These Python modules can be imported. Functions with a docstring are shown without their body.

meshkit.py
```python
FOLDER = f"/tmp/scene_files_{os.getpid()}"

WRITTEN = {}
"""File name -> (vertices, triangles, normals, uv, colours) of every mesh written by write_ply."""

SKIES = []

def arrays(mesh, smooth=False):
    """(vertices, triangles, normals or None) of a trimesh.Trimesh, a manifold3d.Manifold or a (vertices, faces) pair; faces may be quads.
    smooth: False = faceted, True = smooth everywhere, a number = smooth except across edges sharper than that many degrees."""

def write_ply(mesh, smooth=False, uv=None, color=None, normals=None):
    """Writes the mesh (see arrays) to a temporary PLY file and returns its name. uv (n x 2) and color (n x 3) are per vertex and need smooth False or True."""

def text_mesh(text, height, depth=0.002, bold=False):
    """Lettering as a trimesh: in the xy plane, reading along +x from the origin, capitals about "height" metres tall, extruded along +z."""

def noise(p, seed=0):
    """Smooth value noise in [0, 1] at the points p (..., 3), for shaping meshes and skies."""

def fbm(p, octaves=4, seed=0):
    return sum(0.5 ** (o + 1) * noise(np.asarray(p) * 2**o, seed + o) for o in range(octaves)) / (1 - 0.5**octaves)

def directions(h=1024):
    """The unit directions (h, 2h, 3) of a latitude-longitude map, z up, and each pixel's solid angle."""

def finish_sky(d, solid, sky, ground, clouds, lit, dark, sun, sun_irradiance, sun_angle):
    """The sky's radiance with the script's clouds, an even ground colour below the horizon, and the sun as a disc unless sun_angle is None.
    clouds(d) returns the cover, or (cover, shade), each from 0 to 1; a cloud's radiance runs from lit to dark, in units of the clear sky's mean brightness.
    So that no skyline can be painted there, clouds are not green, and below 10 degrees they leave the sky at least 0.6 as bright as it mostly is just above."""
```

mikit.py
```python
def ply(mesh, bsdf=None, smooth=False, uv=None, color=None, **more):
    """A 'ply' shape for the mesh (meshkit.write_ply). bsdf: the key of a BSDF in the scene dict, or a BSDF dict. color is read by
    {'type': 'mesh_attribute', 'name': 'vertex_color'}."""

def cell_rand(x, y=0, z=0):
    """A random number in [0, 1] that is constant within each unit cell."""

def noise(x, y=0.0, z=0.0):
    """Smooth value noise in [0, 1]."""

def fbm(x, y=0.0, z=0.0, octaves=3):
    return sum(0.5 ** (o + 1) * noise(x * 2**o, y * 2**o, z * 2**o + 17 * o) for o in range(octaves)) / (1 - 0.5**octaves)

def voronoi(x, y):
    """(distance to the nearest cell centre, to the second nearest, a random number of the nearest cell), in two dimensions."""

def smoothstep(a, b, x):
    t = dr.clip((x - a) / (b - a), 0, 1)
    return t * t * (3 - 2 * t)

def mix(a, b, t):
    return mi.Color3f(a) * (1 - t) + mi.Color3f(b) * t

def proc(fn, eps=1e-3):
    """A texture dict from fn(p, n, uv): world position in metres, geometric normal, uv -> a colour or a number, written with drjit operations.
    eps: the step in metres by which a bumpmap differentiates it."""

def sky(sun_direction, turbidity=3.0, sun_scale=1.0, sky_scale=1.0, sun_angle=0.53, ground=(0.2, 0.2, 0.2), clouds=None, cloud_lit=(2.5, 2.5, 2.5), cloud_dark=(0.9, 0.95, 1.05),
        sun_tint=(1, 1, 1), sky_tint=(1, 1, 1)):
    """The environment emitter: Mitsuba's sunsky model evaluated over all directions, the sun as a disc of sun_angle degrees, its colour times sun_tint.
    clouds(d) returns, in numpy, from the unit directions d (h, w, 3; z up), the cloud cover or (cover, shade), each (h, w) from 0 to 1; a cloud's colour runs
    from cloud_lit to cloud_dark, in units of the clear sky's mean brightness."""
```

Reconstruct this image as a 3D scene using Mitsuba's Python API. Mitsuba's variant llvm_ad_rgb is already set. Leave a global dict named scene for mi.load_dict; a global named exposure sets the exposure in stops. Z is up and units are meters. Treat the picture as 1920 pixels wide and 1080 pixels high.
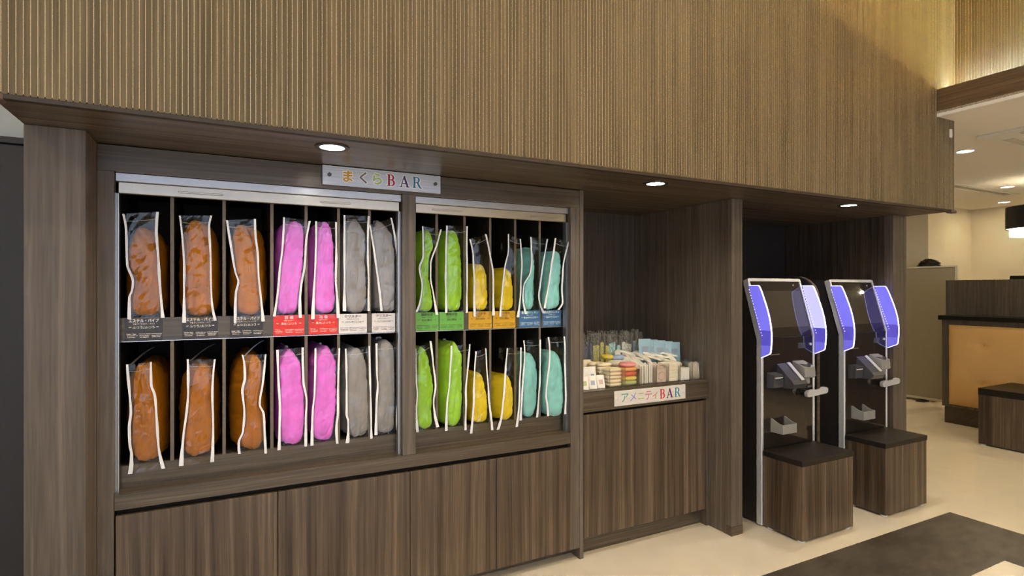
import math
import numpy as np
import trimesh
import manifold3d as m3d
import shapely
import shapely.affinity as aff
from shapely.geometry import Polygon, LineString, Point
import drjit as dr
import mitsuba as mi
import mikit
import meshkit

T = mi.ScalarTransform4f
scene, labels = {}, {}
rng = np.random.default_rng(7)
PI = math.pi

# ---------------------------------------------------------------- camera, light, exposure
EYE = np.array([0.0, 0.0, 1.5])
FOCAL = 1052.0                                   # pixels of the 1920 wide frame
YAW = math.radians(62.834)                       # optical axis from the +X axis (X runs along the wall)
scene['camera'] = {
    'type': 'perspective',
    'fov': math.degrees(2 * math.atan(960 / FOCAL)), 'fov_axis': 'x',
    'principal_point_offset_y': -4.0 / 1080.0,
    'near_clip': 0.05, 'far_clip': 60.0,
    'to_world': T().look_at(origin=EYE.tolist(), target=(EYE + [math.cos(YAW), math.sin(YAW), 0]).tolist(), up=[0, 0, 1]),
}
exposure = 0.0
LOBBY_LAMP = (275, 228, 150)       # warm downlights of the lobby's high ceiling
RECEPTION_LAMP = (300, 252, 160)    # downlights of the low reception ceiling
SOFFIT_LAMP = (400, 375, 325)         # small downlights in the wooden soffit
COVE_LAMP = (1150, 700, 230)           # warm strip in the cove above the reception ceiling
WINDOW_LIGHT = (1.45, 1.85, 2.55)     # daylight on the frosted panes of the street window behind the camera
WING_BLUE = (0.17, 0.15, 0.82)
WING_EDGE = (1.1, 1.1, 2.6)


def emit(rgb):
    return {'type': 'area', 'radiance': {'type': 'rgb', 'value': [float(c) for c in rgb]}}


# ---------------------------------------------------------------- names and labels
def numbered(key):
    if key not in USED:
        USED.add(key)
        return key
    n = 1
    while f'{key}_{n:03d}' in USED:
        n += 1
    USED.add(f'{key}_{n:03d}')
    return f'{key}_{n:03d}'


USED = set()


def thing(name, label, category, group=None):
    key = numbered(name)
    labels[key] = {'label': label, 'category': category}
    if group:
        labels[key]['group'] = group
    return key


def struct(name, label=None):
    key = numbered(name)
    labels[key] = {'kind': 'structure'}
    if label:
        labels[key]['label'] = label
    return key


def part(parent, name, mesh, bsdf, smooth=False, label=None, light=None, kind=None, **more):
    key = numbered(f'{parent}__{name}')
    d = mesh if isinstance(mesh, dict) else mikit.ply(mesh, bsdf, smooth, **more)
    if light is not None:
        d = {**d, 'emitter': emit(light)}
    scene[key] = d
    if label or kind:
        labels[key] = {}
        if label:
            labels[key]['label'] = label
        if kind:
            labels[key]['kind'] = kind
    return key


def solo(key, mesh, bsdf, smooth=False, light=None, **more):
    """The one mesh of a thing that has no parts (or its own body, beside parts)."""
    d = mikit.ply(mesh, bsdf, smooth, **more)
    if light is not None:
        d['emitter'] = emit(light)
    scene[key] = d
    return key


# ---------------------------------------------------------------- meshes
def cat(*ms):
    flat = []
    for m in ms:
        flat.extend(m if isinstance(m, (list, tuple)) else [m])
    return trimesh.util.concatenate(flat)


def box(x0, x1, y0, y1, z0, z1, b=0.0):
    """An axis-aligned box; b: width of the chamfer along all its edges."""
    if b <= 0:
        m = trimesh.creation.box((x1 - x0, y1 - y0, z1 - z0))
        m.apply_translation(((x0 + x1) / 2, (y0 + y1) / 2, (z0 + z1) / 2))
        return m
    p = []
    for x, sx in ((x0, 1), (x1, -1)):
        for y, sy in ((y0, 1), (y1, -1)):
            for z, sz in ((z0, 1), (z1, -1)):
                p += [(x + sx * b, y + sy * b, z), (x + sx * b, y, z + sz * b), (x, y + sy * b, z + sz * b)]
    return trimesh.convex.convex_hull(np.array(p))


def extrude(poly, depth):
    gs = [g for g in getattr(poly, 'geoms', [poly]) if g.area > 1e-10]
    return cat(*[trimesh.creation.extrude_polygon(g, depth, engine='earcut') for g in gs])


def upright(m, y, x=0.0, z=0.0):
    """A mesh drawn in its xy plane and extruded along z, stood up to face -Y with its front at y."""
    m = m.copy()
    v = m.vertices
    m.vertices = np.stack([v[:, 0] + x, y + v[:, 2].max() - v[:, 2], v[:, 1] + z], 1)
    return m


def sideways(m, x):
    """A mesh drawn as (Y, Z) in its xy plane and extruded along z, stood in the world from x on."""
    m = m.copy()
    v = m.vertices
    m.vertices = np.stack([x + v[:, 2], v[:, 0], v[:, 1]], 1)
    return m


def disc(c, r, n=24, up=False, ry=None):
    a = np.arange(n) * 2 * PI / n
    v = np.vstack([[c], np.stack([c[0] + r * np.cos(a), c[1] + (ry or r) * np.sin(a), np.full(n, c[2])], 1)])
    i = np.arange(n)
    f = np.stack([np.zeros(n, int), 1 + i, 1 + (i + 1) % n], 1)
    return trimesh.Trimesh(v, f if up else f[:, ::-1], process=False)


def lathe(profile, c=(0, 0, 0), n=28):
    m = trimesh.creation.revolve(np.array(profile, float), sections=n)
    m.apply_translation(c)
    return m


def cyl(p0, p1, r, n=14):
    return trimesh.creation.cylinder(radius=r, segment=[p0, p1], sections=n)


def tube(points, r, n=6):
    p = np.asarray(points, float)
    t = np.gradient(p, axis=0)
    t /= np.linalg.norm(t, axis=1, keepdims=True)
    a = np.cross(t, np.where(np.abs(t[:, 2:]) < 0.9, [0, 0, 1.0], [1.0, 0, 0]))
    a /= np.linalg.norm(a, axis=1, keepdims=True)
    b, ang = np.cross(t, a), np.arange(n) * 2 * PI / n
    rr = np.broadcast_to(r, (len(p),))[:, None, None]
    v = p[:, None] + rr * (np.cos(ang)[None, :, None] * a[:, None] + np.sin(ang)[None, :, None] * b[:, None])
    return loft(v)


def loft(rings, caps=True):
    """rings (k, n, 3) joined into a closed tube."""
    rings = np.asarray(rings, float)
    k, n = rings.shape[:2]
    v = rings.reshape(-1, 3)
    i, j = np.meshgrid(np.arange(k - 1), np.arange(n), indexing='ij')
    a, b, c, d = i * n + j, i * n + (j + 1) % n, (i + 1) * n + (j + 1) % n, (i + 1) * n + j
    f = [np.stack([a, b, c], -1).reshape(-1, 3), np.stack([a, c, d], -1).reshape(-1, 3)]
    if caps:
        v = np.vstack([v, rings[0].mean(0), rings[-1].mean(0)])
        q = np.arange(n)
        f.append(np.stack([(q + 1) % n, q, np.full(n, k * n)], 1))
        f.append(np.stack([(k - 1) * n + q, (k - 1) * n + (q + 1) % n, np.full(n, k * n + 1)], 1))
    m = trimesh.Trimesh(v, np.vstack(f), process=False)
    if caps and m.volume < 0:
        m.invert()
    return m


def sheet(g):
    """A grid of points (a, b, 3) as an open surface."""
    g = np.asarray(g, float)
    a, b = g.shape[:2]
    i, j = np.meshgrid(np.arange(a - 1), np.arange(b - 1), indexing='ij')
    p = i * b + j
    f = np.vstack([np.stack([p, p + 1, p + b + 1], -1).reshape(-1, 3), np.stack([p, p + b + 1, p + b], -1).reshape(-1, 3)])
    return trimesh.Trimesh(g.reshape(-1, 3), f, process=False)


def frame(x0, x1, z0, z1, t, r=0.0):
    """A rectangular ring in the xy plane, t wide, its outer corners rounded by r."""
    o = shapely.box(x0, z0, x1, z1)
    if r:
        o = o.buffer(-r).buffer(r, quad_segs=5)
    return o.difference(shapely.box(x0 + t, z0 + t, x1 - t, z1 - t))


def rrect(x0, x1, z0, z1, r):
    return shapely.box(x0, z0, x1, z1).buffer(-r).buffer(r, quad_segs=4)


def pillowy(lx, ly, lz, c=(0, 0, 0), p=3.0, n=2, rot=0.0, tilt=0.0):
    """A soft rounded block (folded cloth, sponge, packet)."""
    m = trimesh.creation.icosphere(subdivisions=n)
    v = m.vertices
    q = v / (np.abs(v) ** p).sum(1, keepdims=True) ** (1 / p)
    m.vertices = q * np.array([lx, ly, lz]) / 2
    m.apply_transform(trimesh.transformations.rotation_matrix(tilt, [1, 0, 0]))
    m.apply_transform(trimesh.transformations.rotation_matrix(rot, [0, 0, 1]))
    m.apply_translation(c)
    return m


# ---------------------------------------------------------------- materials
mix, fbm, noise, smoothstep, cell_rand = mikit.mix, mikit.fbm, mikit.noise, mikit.smoothstep, mikit.cell_rand


def principled(color, rough=0.5, spec=0.5, metallic=0.0, two=True, **more):
    c = color if isinstance(color, dict) else {'type': 'rgb', 'value': list(map(float, color))}
    d = {'type': 'principled', 'base_color': c, 'roughness': rough, 'metallic': metallic, **more}
    if not metallic:
        d['specular'] = spec
    return {'type': 'twosided', 'bsdf': d} if two else d


def wood_fn(dark, mid, light, along='z', scale=1.0, stripe=0.5):
    def fn(p, n, uv):
        if along == 'z':
            a, b = p.x + 0.83 * p.y, p.z
        elif along == 'x':
            a, b = p.z + 0.77 * p.y, p.x
        else:
            a, b = p.x + 0.9 * p.z, p.y
        a = a * scale + 0.012 * (noise(a * 7, b * 1.6, 3.0) - 0.5)
        bands = fbm(a * 46, b * 0.55, 1.0, octaves=4)
        thin = smoothstep(0.70, 0.86, noise(a * 120, b * 0.5, 8.0))
        fine = fbm(a * 190, b * 5.0, 2.0, octaves=2)
        pore = noise(a * 420, b * 16, 5.0)
        t = stripe * smoothstep(0.15, 0.85, bands) + (1 - stripe) * fine
        c = mix(mix(dark, mid, smoothstep(0.1, 0.55, t)), light, smoothstep(0.5, 0.95, t))
        return c * ((0.86 + 0.2 * pore) * (1 + 0.30 * thin))
    return fn


def slat_fn(p, n, uv):
    a = p.x + 1.7 * p.y
    k = dr.floor(a / 0.0167)
    tone = 0.86 + 0.26 * cell_rand(k, 4)
    w = a + 0.02 * (noise(a * 5, p.z * 1.1, 3.0) - 0.5)
    g = fbm(w * 60, p.z * 1.5, 1.0, octaves=3)
    f = noise(w * 400, p.z * 12, 5.0)
    c = mix((0.082, 0.063, 0.033), (0.146, 0.112, 0.060), smoothstep(0.2, 0.8, g))
    return c * (tone * (0.88 + 0.2 * f))


def floor_fn(p, n, uv):
    m = fbm(p.x * 2.2, p.y * 2.2, 1.0, octaves=4)
    s = fbm(p.x * 14, p.y * 9, 4.0, octaves=3)
    return mix((0.70, 0.615, 0.475), (0.80, 0.715, 0.57), 0.6 * m + 0.4 * s)


def dark_floor_fn(p, n, uv):
    m = fbm(p.x * 2.5, p.y * 2.5, 7.0, octaves=4)
    s = fbm(p.x * 9 + p.y * 4, p.y * 22 - p.x * 6, 4.0, octaves=3)
    return mix((0.036, 0.031, 0.026), (0.075, 0.067, 0.052), smoothstep(0.2, 0.8, 0.55 * m + 0.45 * s))


def brushed_fn(p, n, uv):
    g = noise(p.x * 6, p.z * 900, 2.0) * 0.6 + noise(p.x * 2, p.z * 260, 3.0) * 0.4
    return mix((0.42, 0.43, 0.45), (0.66, 0.67, 0.70), g)


def pale_wood_fn(p, n, uv):
    g = noise(p.x * 9, p.z * 420, 2.0)
    return mix((0.62, 0.57, 0.53), (0.74, 0.69, 0.65), g)


def linen_fn(p, n, uv):
    g = noise(p.y * 420, p.z * 420, 2.0)
    return mix((0.30, 0.26, 0.19), (0.38, 0.33, 0.25), g)


def cloth_fn(color):
    def fn(p, n, uv):
        w = fbm(p.x * 30 + p.y * 20, p.z * 22, 3.0, octaves=3)
        return mi.Color3f(color) * (0.82 + 0.36 * w)
    return fn


P = mikit.proc
WD, WM, WL = (0.036, 0.026, 0.018), (0.078, 0.056, 0.038), (0.150, 0.108, 0.072)
M = scene
M['wood_slat'] = principled(P(slat_fn), 0.5, 0.4)
M['wood_groove'] = principled((0.44, 0.365, 0.245), 0.6)
M['wood_door'] = principled(P(wood_fn(WD, WM, WL, 'z', 1.0, 0.62)), 0.38, 0.45)
M['wood_upright'] = principled(P(wood_fn((0.072, 0.060, 0.048), (0.104, 0.086, 0.069), (0.140, 0.117, 0.095), 'z', 0.8, 0.35)), 0.42, 0.45)  # tone raised and cooled to imitate cool light from the window
M['wood_rail'] = principled(P(wood_fn((0.039, 0.031, 0.022), (0.067, 0.053, 0.037), (0.105, 0.084, 0.060), 'x', 1.0, 0.4)), 0.32, 0.5)
M['wood_cross'] = principled(P(wood_fn((0.055, 0.041, 0.029), (0.095, 0.070, 0.048), (0.135, 0.102, 0.072), 'y', 1.0, 0.4)), 0.45, 0.45)
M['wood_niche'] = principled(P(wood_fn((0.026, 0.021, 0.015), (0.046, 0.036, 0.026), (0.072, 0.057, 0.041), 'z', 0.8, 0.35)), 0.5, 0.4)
M['shelf_dark'] = principled((0.014, 0.012, 0.010), 0.6, 0.3)
M['divider_edge'] = principled((0.13, 0.105, 0.08), 0.5)
M['gap_dark'] = principled((0.006, 0.005, 0.005), 0.7, 0.2)
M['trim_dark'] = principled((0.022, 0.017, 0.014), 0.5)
M['end_cap'] = principled((0.10, 0.075, 0.075), 0.5)
M['floor_cream'] = principled(P(floor_fn), 0.22, 0.5)
M['floor_dark'] = principled(P(dark_floor_fn), 0.38, 0.45)
M['paint_cream'] = principled((0.70, 0.63, 0.49), 0.8, 0.2)
M['paint_cream_shaded'] = principled((0.66, 0.59, 0.46), 0.8, 0.2)  # the cream paint, darkened slightly for walls that lie in shade
M['paint_white'] = principled((0.78, 0.75, 0.69), 0.8, 0.2)
M['paint_grey'] = principled((0.52, 0.56, 0.58), 0.8, 0.2)
M['ceiling_white'] = principled((0.78, 0.73, 0.64), 0.85, 0.2)
M['metal_alu'] = principled((0.42, 0.43, 0.45), 0.30, metallic=0.8)
M['metal_bar'] = principled((0.44, 0.41, 0.36), 0.26, metallic=0.85)
M['metal_silver'] = principled((0.80, 0.81, 0.84), 0.35, metallic=0.5)
M['metal_dark'] = principled((0.10, 0.095, 0.09), 0.35, metallic=0.9)
M['plastic_grey'] = principled((0.26, 0.26, 0.25), 0.3)
M['vane_pale'] = principled((0.55, 0.52, 0.46), 0.5)
M['reflector'] = principled((0.72, 0.70, 0.64), 0.4)
M['plastic_slate'] = principled((0.045, 0.048, 0.06), 0.3)
M['plastic_black'] = principled((0.012, 0.012, 0.013), 0.35)
M['gloss_black'] = principled((0.010, 0.009, 0.009), 0.06, 0.5)
M['screen_glass'] = principled((0.028, 0.026, 0.022), 0.04, 0.8)
M['satin_black'] = principled((0.016, 0.015, 0.016), 0.5, 0.4)
M['door_black'] = principled((0.020, 0.020, 0.023), 0.45, 0.4)
M['counter_black'] = principled((0.012, 0.011, 0.010), 0.3, 0.5)
M['bench_pad'] = principled((0.010, 0.0095, 0.009), 0.45, 0.3)
M['leather'] = principled((0.72, 0.43, 0.165), 0.42, 0.4)
M['linen'] = principled(P(linen_fn), 0.9, 0.1)
M['frame_pale'] = principled((0.60, 0.56, 0.47), 0.5)
M['sign_brushed'] = principled(P(brushed_fn), 0.35, metallic=0.55)
M['sign_pale'] = principled(P(pale_wood_fn), 0.5)
M['white_matte'] = principled((0.82, 0.81, 0.80), 0.5)
M['piping_white'] = principled((0.86, 0.87, 0.90), 0.45)
M['lamp_glow'] = {'type': 'diffuse', 'reflectance': {'type': 'rgb', 'value': 0.8}}
M['lamp_ring'] = principled((0.02, 0.018, 0.016), 0.4)
M['lamp_ring_white'] = principled((0.75, 0.72, 0.66), 0.5)
M['acrylic'] = {'type': 'thindielectric', 'int_ior': 1.49}
M['hair'] = principled((0.012, 0.009, 0.007), 0.55, 0.4)
M['skin'] = principled((0.55, 0.36, 0.26), 0.5)
M['suit'] = principled((0.03, 0.03, 0.035), 0.8)
M['foot_white'] = principled((0.85, 0.85, 0.88), 0.4)


def colour(name, rgb, rough=0.6, spec=0.4):
    if name not in scene:
        M[name] = principled(rgb, rough, spec)
    return name


# ---------------------------------------------------------------- the setting
SOFFIT, FRONT, BULK = 2.06, 2.61, 2.11           # soffit height; planes of the cabinet fronts and of the slatted wall
LOW, HIGH = 2.70, 4.00                           # reception ceiling, lobby ceiling
END = 4.615                                      # right end of the slatted wall
BACKY = 3.335                                    # back of the niches

k = struct('floor')
part(k, 'tile_field', box(-5.0, 11.0, -5.2, 7.0, -0.10, 0.0), 'floor_cream')
ring = shapely.box(-4.0, -4.2, 4.362, 2.022).difference(shapely.box(-3.5, -3.7, 3.852, 1.521))
part(k, 'dark_border', extrude(ring, 0.0012), 'floor_dark', label='dark charcoal band inlaid in the cream floor')

k = struct('wall_back')                          # the slatted wall above the niches, and what carries it
part(k, 'backing', box(-0.60, END, BULK + 0.0008, BULK + 0.030, SOFFIT + 0.012, HIGH), 'wood_groove')
PITCH, X0 = 0.016726, -0.6055
slat = mikit.ply(box(0, 0.0143, 0, 0.014, 2.067, HIGH, 0.0004), 'wood_slat')
n_slat = int((END - X0) / PITCH)
for i in range(min(300, n_slat)):
    part(k, 'slat', {**slat, 'to_world': T().translate([X0 + 0.001 + i * PITCH, BULK, 0])}, None)
rest = [box(X0 + 0.001 + i * PITCH, X0 + 0.0153 + i * PITCH, BULK, BULK + 0.014, 2.067, HIGH, 0.0012) for i in range(300, n_slat)]
if rest:
    part(k, 'far_slats', cat(*rest), 'wood_slat', kind='stuff')
part(k, 'bottom_trim', box(-0.575, END - 0.05, BULK - 0.004, BULK + 0.02, SOFFIT - 0.008, 2.0665, 0.001), 'trim_dark')  # dark trim; its colour also stands in for the shadow gap here
for x0, x1 in ((-0.64, -0.566), (END - 0.055, END + 0.012)):
    part(k, 'corner_cap', box(x0, x1, BULK - 0.010, BULK + 0.03, SOFFIT - 0.014, 2.0672, 0.004), 'end_cap', label='small brown plastic cap on the bottom corner of the slatted wall')
part(k, 'wall_tag', box(4.545, 4.575, BULK - 0.006, BULK + 0.001, 2.575, 2.635, 0.002), 'white_matte', label='small white tag under the ceiling')

k = struct('ceiling')
LAMP_X = (0.376, 2.012, 3.657)
plate = shapely.box(-0.60, BULK + 0.015, END, BACKY).difference(shapely.union_all([Point(x, 2.273).buffer(0.0475, 24) for x in LAMP_X]))
plate = extrude(plate, 0.012)
plate.apply_translation((0, 0, SOFFIT))
part(k, 'soffit', plate, 'wood_rail', label='dark wooden soffit over the niches')
part(k, 'lobby_ceiling', box(-5.0, 4.80, -5.2, 7.0, HIGH, HIGH + 0.1), 'ceiling_white')
part(k, 'reception_ceiling', box(4.387, 11.0, -5.2, 7.0, LOW, LOW + 0.035), 'ceiling_white', label='low white ceiling of the reception')
part(k, 'fascia', box(4.387, 4.402, -5.2, BULK - 0.001, LOW + 0.018, 2.887, 0.001), 'wood_cross', label='dark wooden fascia in front of the cove')
part(k, 'fascia_edge', box(4.380, 4.403, -5.2, BULK - 0.001, LOW - 0.004, LOW + 0.018, 0.001), 'white_matte', label='white edge under the fascia')

k = struct('wall_right')                         # slatted wall that rises behind the cove
part(k, 'backing', box(END + 0.0008, END + 0.10, -5.2, BULK + 0.4, LOW + 0.035, HIGH), 'wood_groove')
slat_r = mikit.ply(box(0, 0.014, 0, 0.0143, LOW + 0.036, HIGH, 0.0004), 'wood_slat')
for i in range(48):
    part(k, 'slat', {**slat_r, 'to_world': T().translate([END, BULK - 0.016 - i * PITCH, 0])}, None)
part(k, 'slat_field', cat(*[box(END, END + 0.014, BULK - 0.016 - i * PITCH, BULK - 0.0012 - i * PITCH, LOW + 0.036, HIGH) for i in range(48, 180)]), 'wood_slat', kind='stuff')

k = struct('wall_reception')
part(k, 'far_wall', box(9.94, 10.05, -5.2, 4.40, 0, LOW), 'paint_cream')
part(k, 'side_wall', box(8.775, 9.94, 4.33, 4.43, 0, LOW), 'paint_cream')
part(k, 'corner_wall', box(8.772, 8.876, 4.333, 6.9, 0, LOW), 'paint_cream_shaded')
part(k, 'passage_wall', box(4.6, 8.9, 6.9, 7.0, 0, LOW), 'paint_cream_shaded')
k = struct('wall_left')
part(k, 'upper_wall', box(-5.0, -0.615, 3.02, 3.12, 0, HIGH), 'paint_grey')
part(k, 'end_wall', box(-5.1, -5.0, -5.2, 3.12, 0, HIGH), 'paint_white')
k = struct('wall_rear')
part(k, 'wall', cat(box(-5.1, -4.2, -5.3, -5.2, 0, HIGH), box(4.0, 11.0, -5.3, -5.2, 0, HIGH), box(-4.2, 4.0, -5.3, -5.2, 3.0, HIGH), box(-4.2, 4.0, -5.3, -5.2, 0, 0.3)), 'paint_white')
part(k, 'far_end', box(11.0, 11.1, -5.3, 7.0, 0, HIGH), 'paint_white')
k = struct('window_1', 'frosted street window')
pane = sheet([[(-4.15, -5.24, 0.35), (-4.15, -5.24, 2.95)], [(3.95, -5.24, 0.35), (3.95, -5.24, 2.95)]])
if pane.face_normals[0][1] < 0:
    pane.invert()
part(k, 'frosted_pane', pane, 'lamp_glow', light=WINDOW_LIGHT)
part(k, 'window_frame', upright(extrude(shapely.union_all([frame(-4.2, 4.0, 0.3, 3.0, 0.06)] + [shapely.box(x, 0.3, x + 0.06, 3.0) for x in (-2.6, -1.0, 0.6, 2.2)]), 0.06), -5.23), 'metal_dark')
k = struct('door_1', 'black sliding door panel beside the left pillar')
part(k, 'door_panel', box(-2.2, -0.625, 2.985, 3.018, 0.0, 2.098, 0.002), 'door_black')
part(k, 'door_frame', box(-2.2, -0.622, 2.970, 3.019, 2.10, 2.126, 0.002), 'door_black')

k = struct('wall_niche')                         # the closed back and sides of the niches
part(k, 'back_panel', box(1.80, 2.749, BACKY, BACKY + 0.03, 0, SOFFIT), 'wood_niche')
part(k, 'kiosk_back_panel', box(2.843, 4.447, BACKY, BACKY + 0.03, 0, SOFFIT), 'satin_black')
part(k, 'rear_closure', box(-0.6, END, BACKY + 0.03, BACKY + 0.06, 0, HIGH), 'satin_black')
part(k, 'dark_lining', box(4.440, 4.447, FRONT - 0.12, BACKY, 0, SOFFIT), 'wood_niche')

for nm, x0, x1, lab in (('pillar', -0.600, -0.430, 'broad grey-brown wooden pillar at the left end of the wall'),
                        ('pillar', 2.749, 2.843, 'narrow wooden pillar between the amenity counter and the black kiosks'),
                        ('pillar', 4.447, 4.62, 'wooden pillar at the right end, beside the grey partition screen')):
    k = thing(nm, lab, 'pillar')
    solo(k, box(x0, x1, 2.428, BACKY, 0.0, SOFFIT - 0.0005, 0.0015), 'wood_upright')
    part(k, 'plinth', box(x0 - 0.0015, x1 + 0.0015, 2.4265, 2.47, 0.0, 0.058, 0.001), 'wood_rail')

# ---------------------------------------------------------------- the pillow cabinet
k = thing('pillow_cabinet', 'long built-in dark wooden cabinet holding the coloured pillow bags in two rows', 'cabinet')
CY = 2.69                                        # plane of the compartment fronts
X_L, X_R = -0.430, 1.7875
part(k, 'top_rail', box(X_L + 0.0005, 1.763, FRONT, FRONT + 0.05, 1.957, SOFFIT - 0.004, 0.001), 'wood_rail')
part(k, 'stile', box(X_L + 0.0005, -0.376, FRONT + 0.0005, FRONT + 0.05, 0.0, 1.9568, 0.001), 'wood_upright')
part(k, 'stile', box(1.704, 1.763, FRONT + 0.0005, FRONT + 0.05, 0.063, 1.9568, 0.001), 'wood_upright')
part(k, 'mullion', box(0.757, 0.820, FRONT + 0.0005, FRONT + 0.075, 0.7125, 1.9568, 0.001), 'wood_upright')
part(k, 'bottom_rail', box(-0.375, 1.7035, FRONT, FRONT + 0.04, 0.652, 0.712, 0.001), 'wood_rail')
part(k, 'sill', box(-0.3755, 1.7035, FRONT + 0.004, CY + 0.02, 0.690, 0.7122, 0.0008), 'wood_rail')
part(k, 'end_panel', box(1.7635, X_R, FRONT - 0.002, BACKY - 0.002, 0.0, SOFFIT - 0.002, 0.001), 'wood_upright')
part(k, 'toe_kick', box(-0.37, 1.763, 2.70, 2.72, 0.0, 0.64), 'wood_rail')
part(k, 'finger_gap', box(-0.372, 1.703, FRONT + 0.03, FRONT + 0.06, 0.60, 0.655), 'gap_dark')
doors = [-0.372, 0.206, 0.792, 1.250, 1.712]
for a, b in zip(doors[:-1], doors[1:]):
    part(k, 'door', box(a + 0.0015, b - 0.0015, FRONT, FRONT + 0.02, 0.063, 0.6310, 0.001), 'wood_door')
part(k, 'plinth_board', box(-0.375, 1.704, CY, CY + 0.018, 0.7125, 0.800), 'wood_rail')
part(k, 'lower_shelf', box(-0.375, 1.76, CY + 0.0185, 3.31, 0.780, 0.7995), 'shelf_dark')
part(k, 'middle_shelf', box(-0.375, 1.76, CY + 0.0185, 3.31, 1.370, 1.389), 'shelf_dark')
part(k, 'shelf_edge', box(-0.3745, 1.704, CY, CY + 0.018, 1.296, 1.389, 0.0008), 'wood_rail')
part(k, 'upper_board', box(-0.375, 1.76, CY - 0.02, 3.31, 1.940, 1.9565), 'shelf_dark')
part(k, 'back_board', box(-0.40, 1.763, 3.31, 3.325, 0.7, 1.957), 'shelf_dark')
part(k, 'side_board', box(-0.395, -0.376, FRONT + 0.0505, 3.3095, 0.7, 1.956), 'shelf_dark')
part(k, 'side_board', box(1.7045, 1.763, FRONT + 0.0505, 3.3095, 0.7, 1.9395), 'shelf_dark')
part(k, 'edge_strip', box(-0.3745, 1.704, CY - 0.0015, CY + 0.001, 1.2925, 1.2958), 'metal_alu', label='thin bright strip under the shelf edge')
DIV = [-0.190, 0.0, 0.188, 0.331, 0.474, 0.617, 0.789, 0.954, 1.105, 1.251, 1.400, 1.553]
for z0, z1 in ((0.800, 1.292), (1.3895, 1.9398)):
    for x in DIV:
        w = 0.0065 if abs(x - 0.789) > 0.01 else 0.045
        d = part(k, 'divider', box(x - w, x + w, CY + 0.0025, 3.309, z0, z1), 'shelf_dark')
        if w < 0.01:
            part(d, 'edge_band', box(x - w, x + w, CY, CY + 0.002, z0, z1), 'divider_edge')
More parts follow.
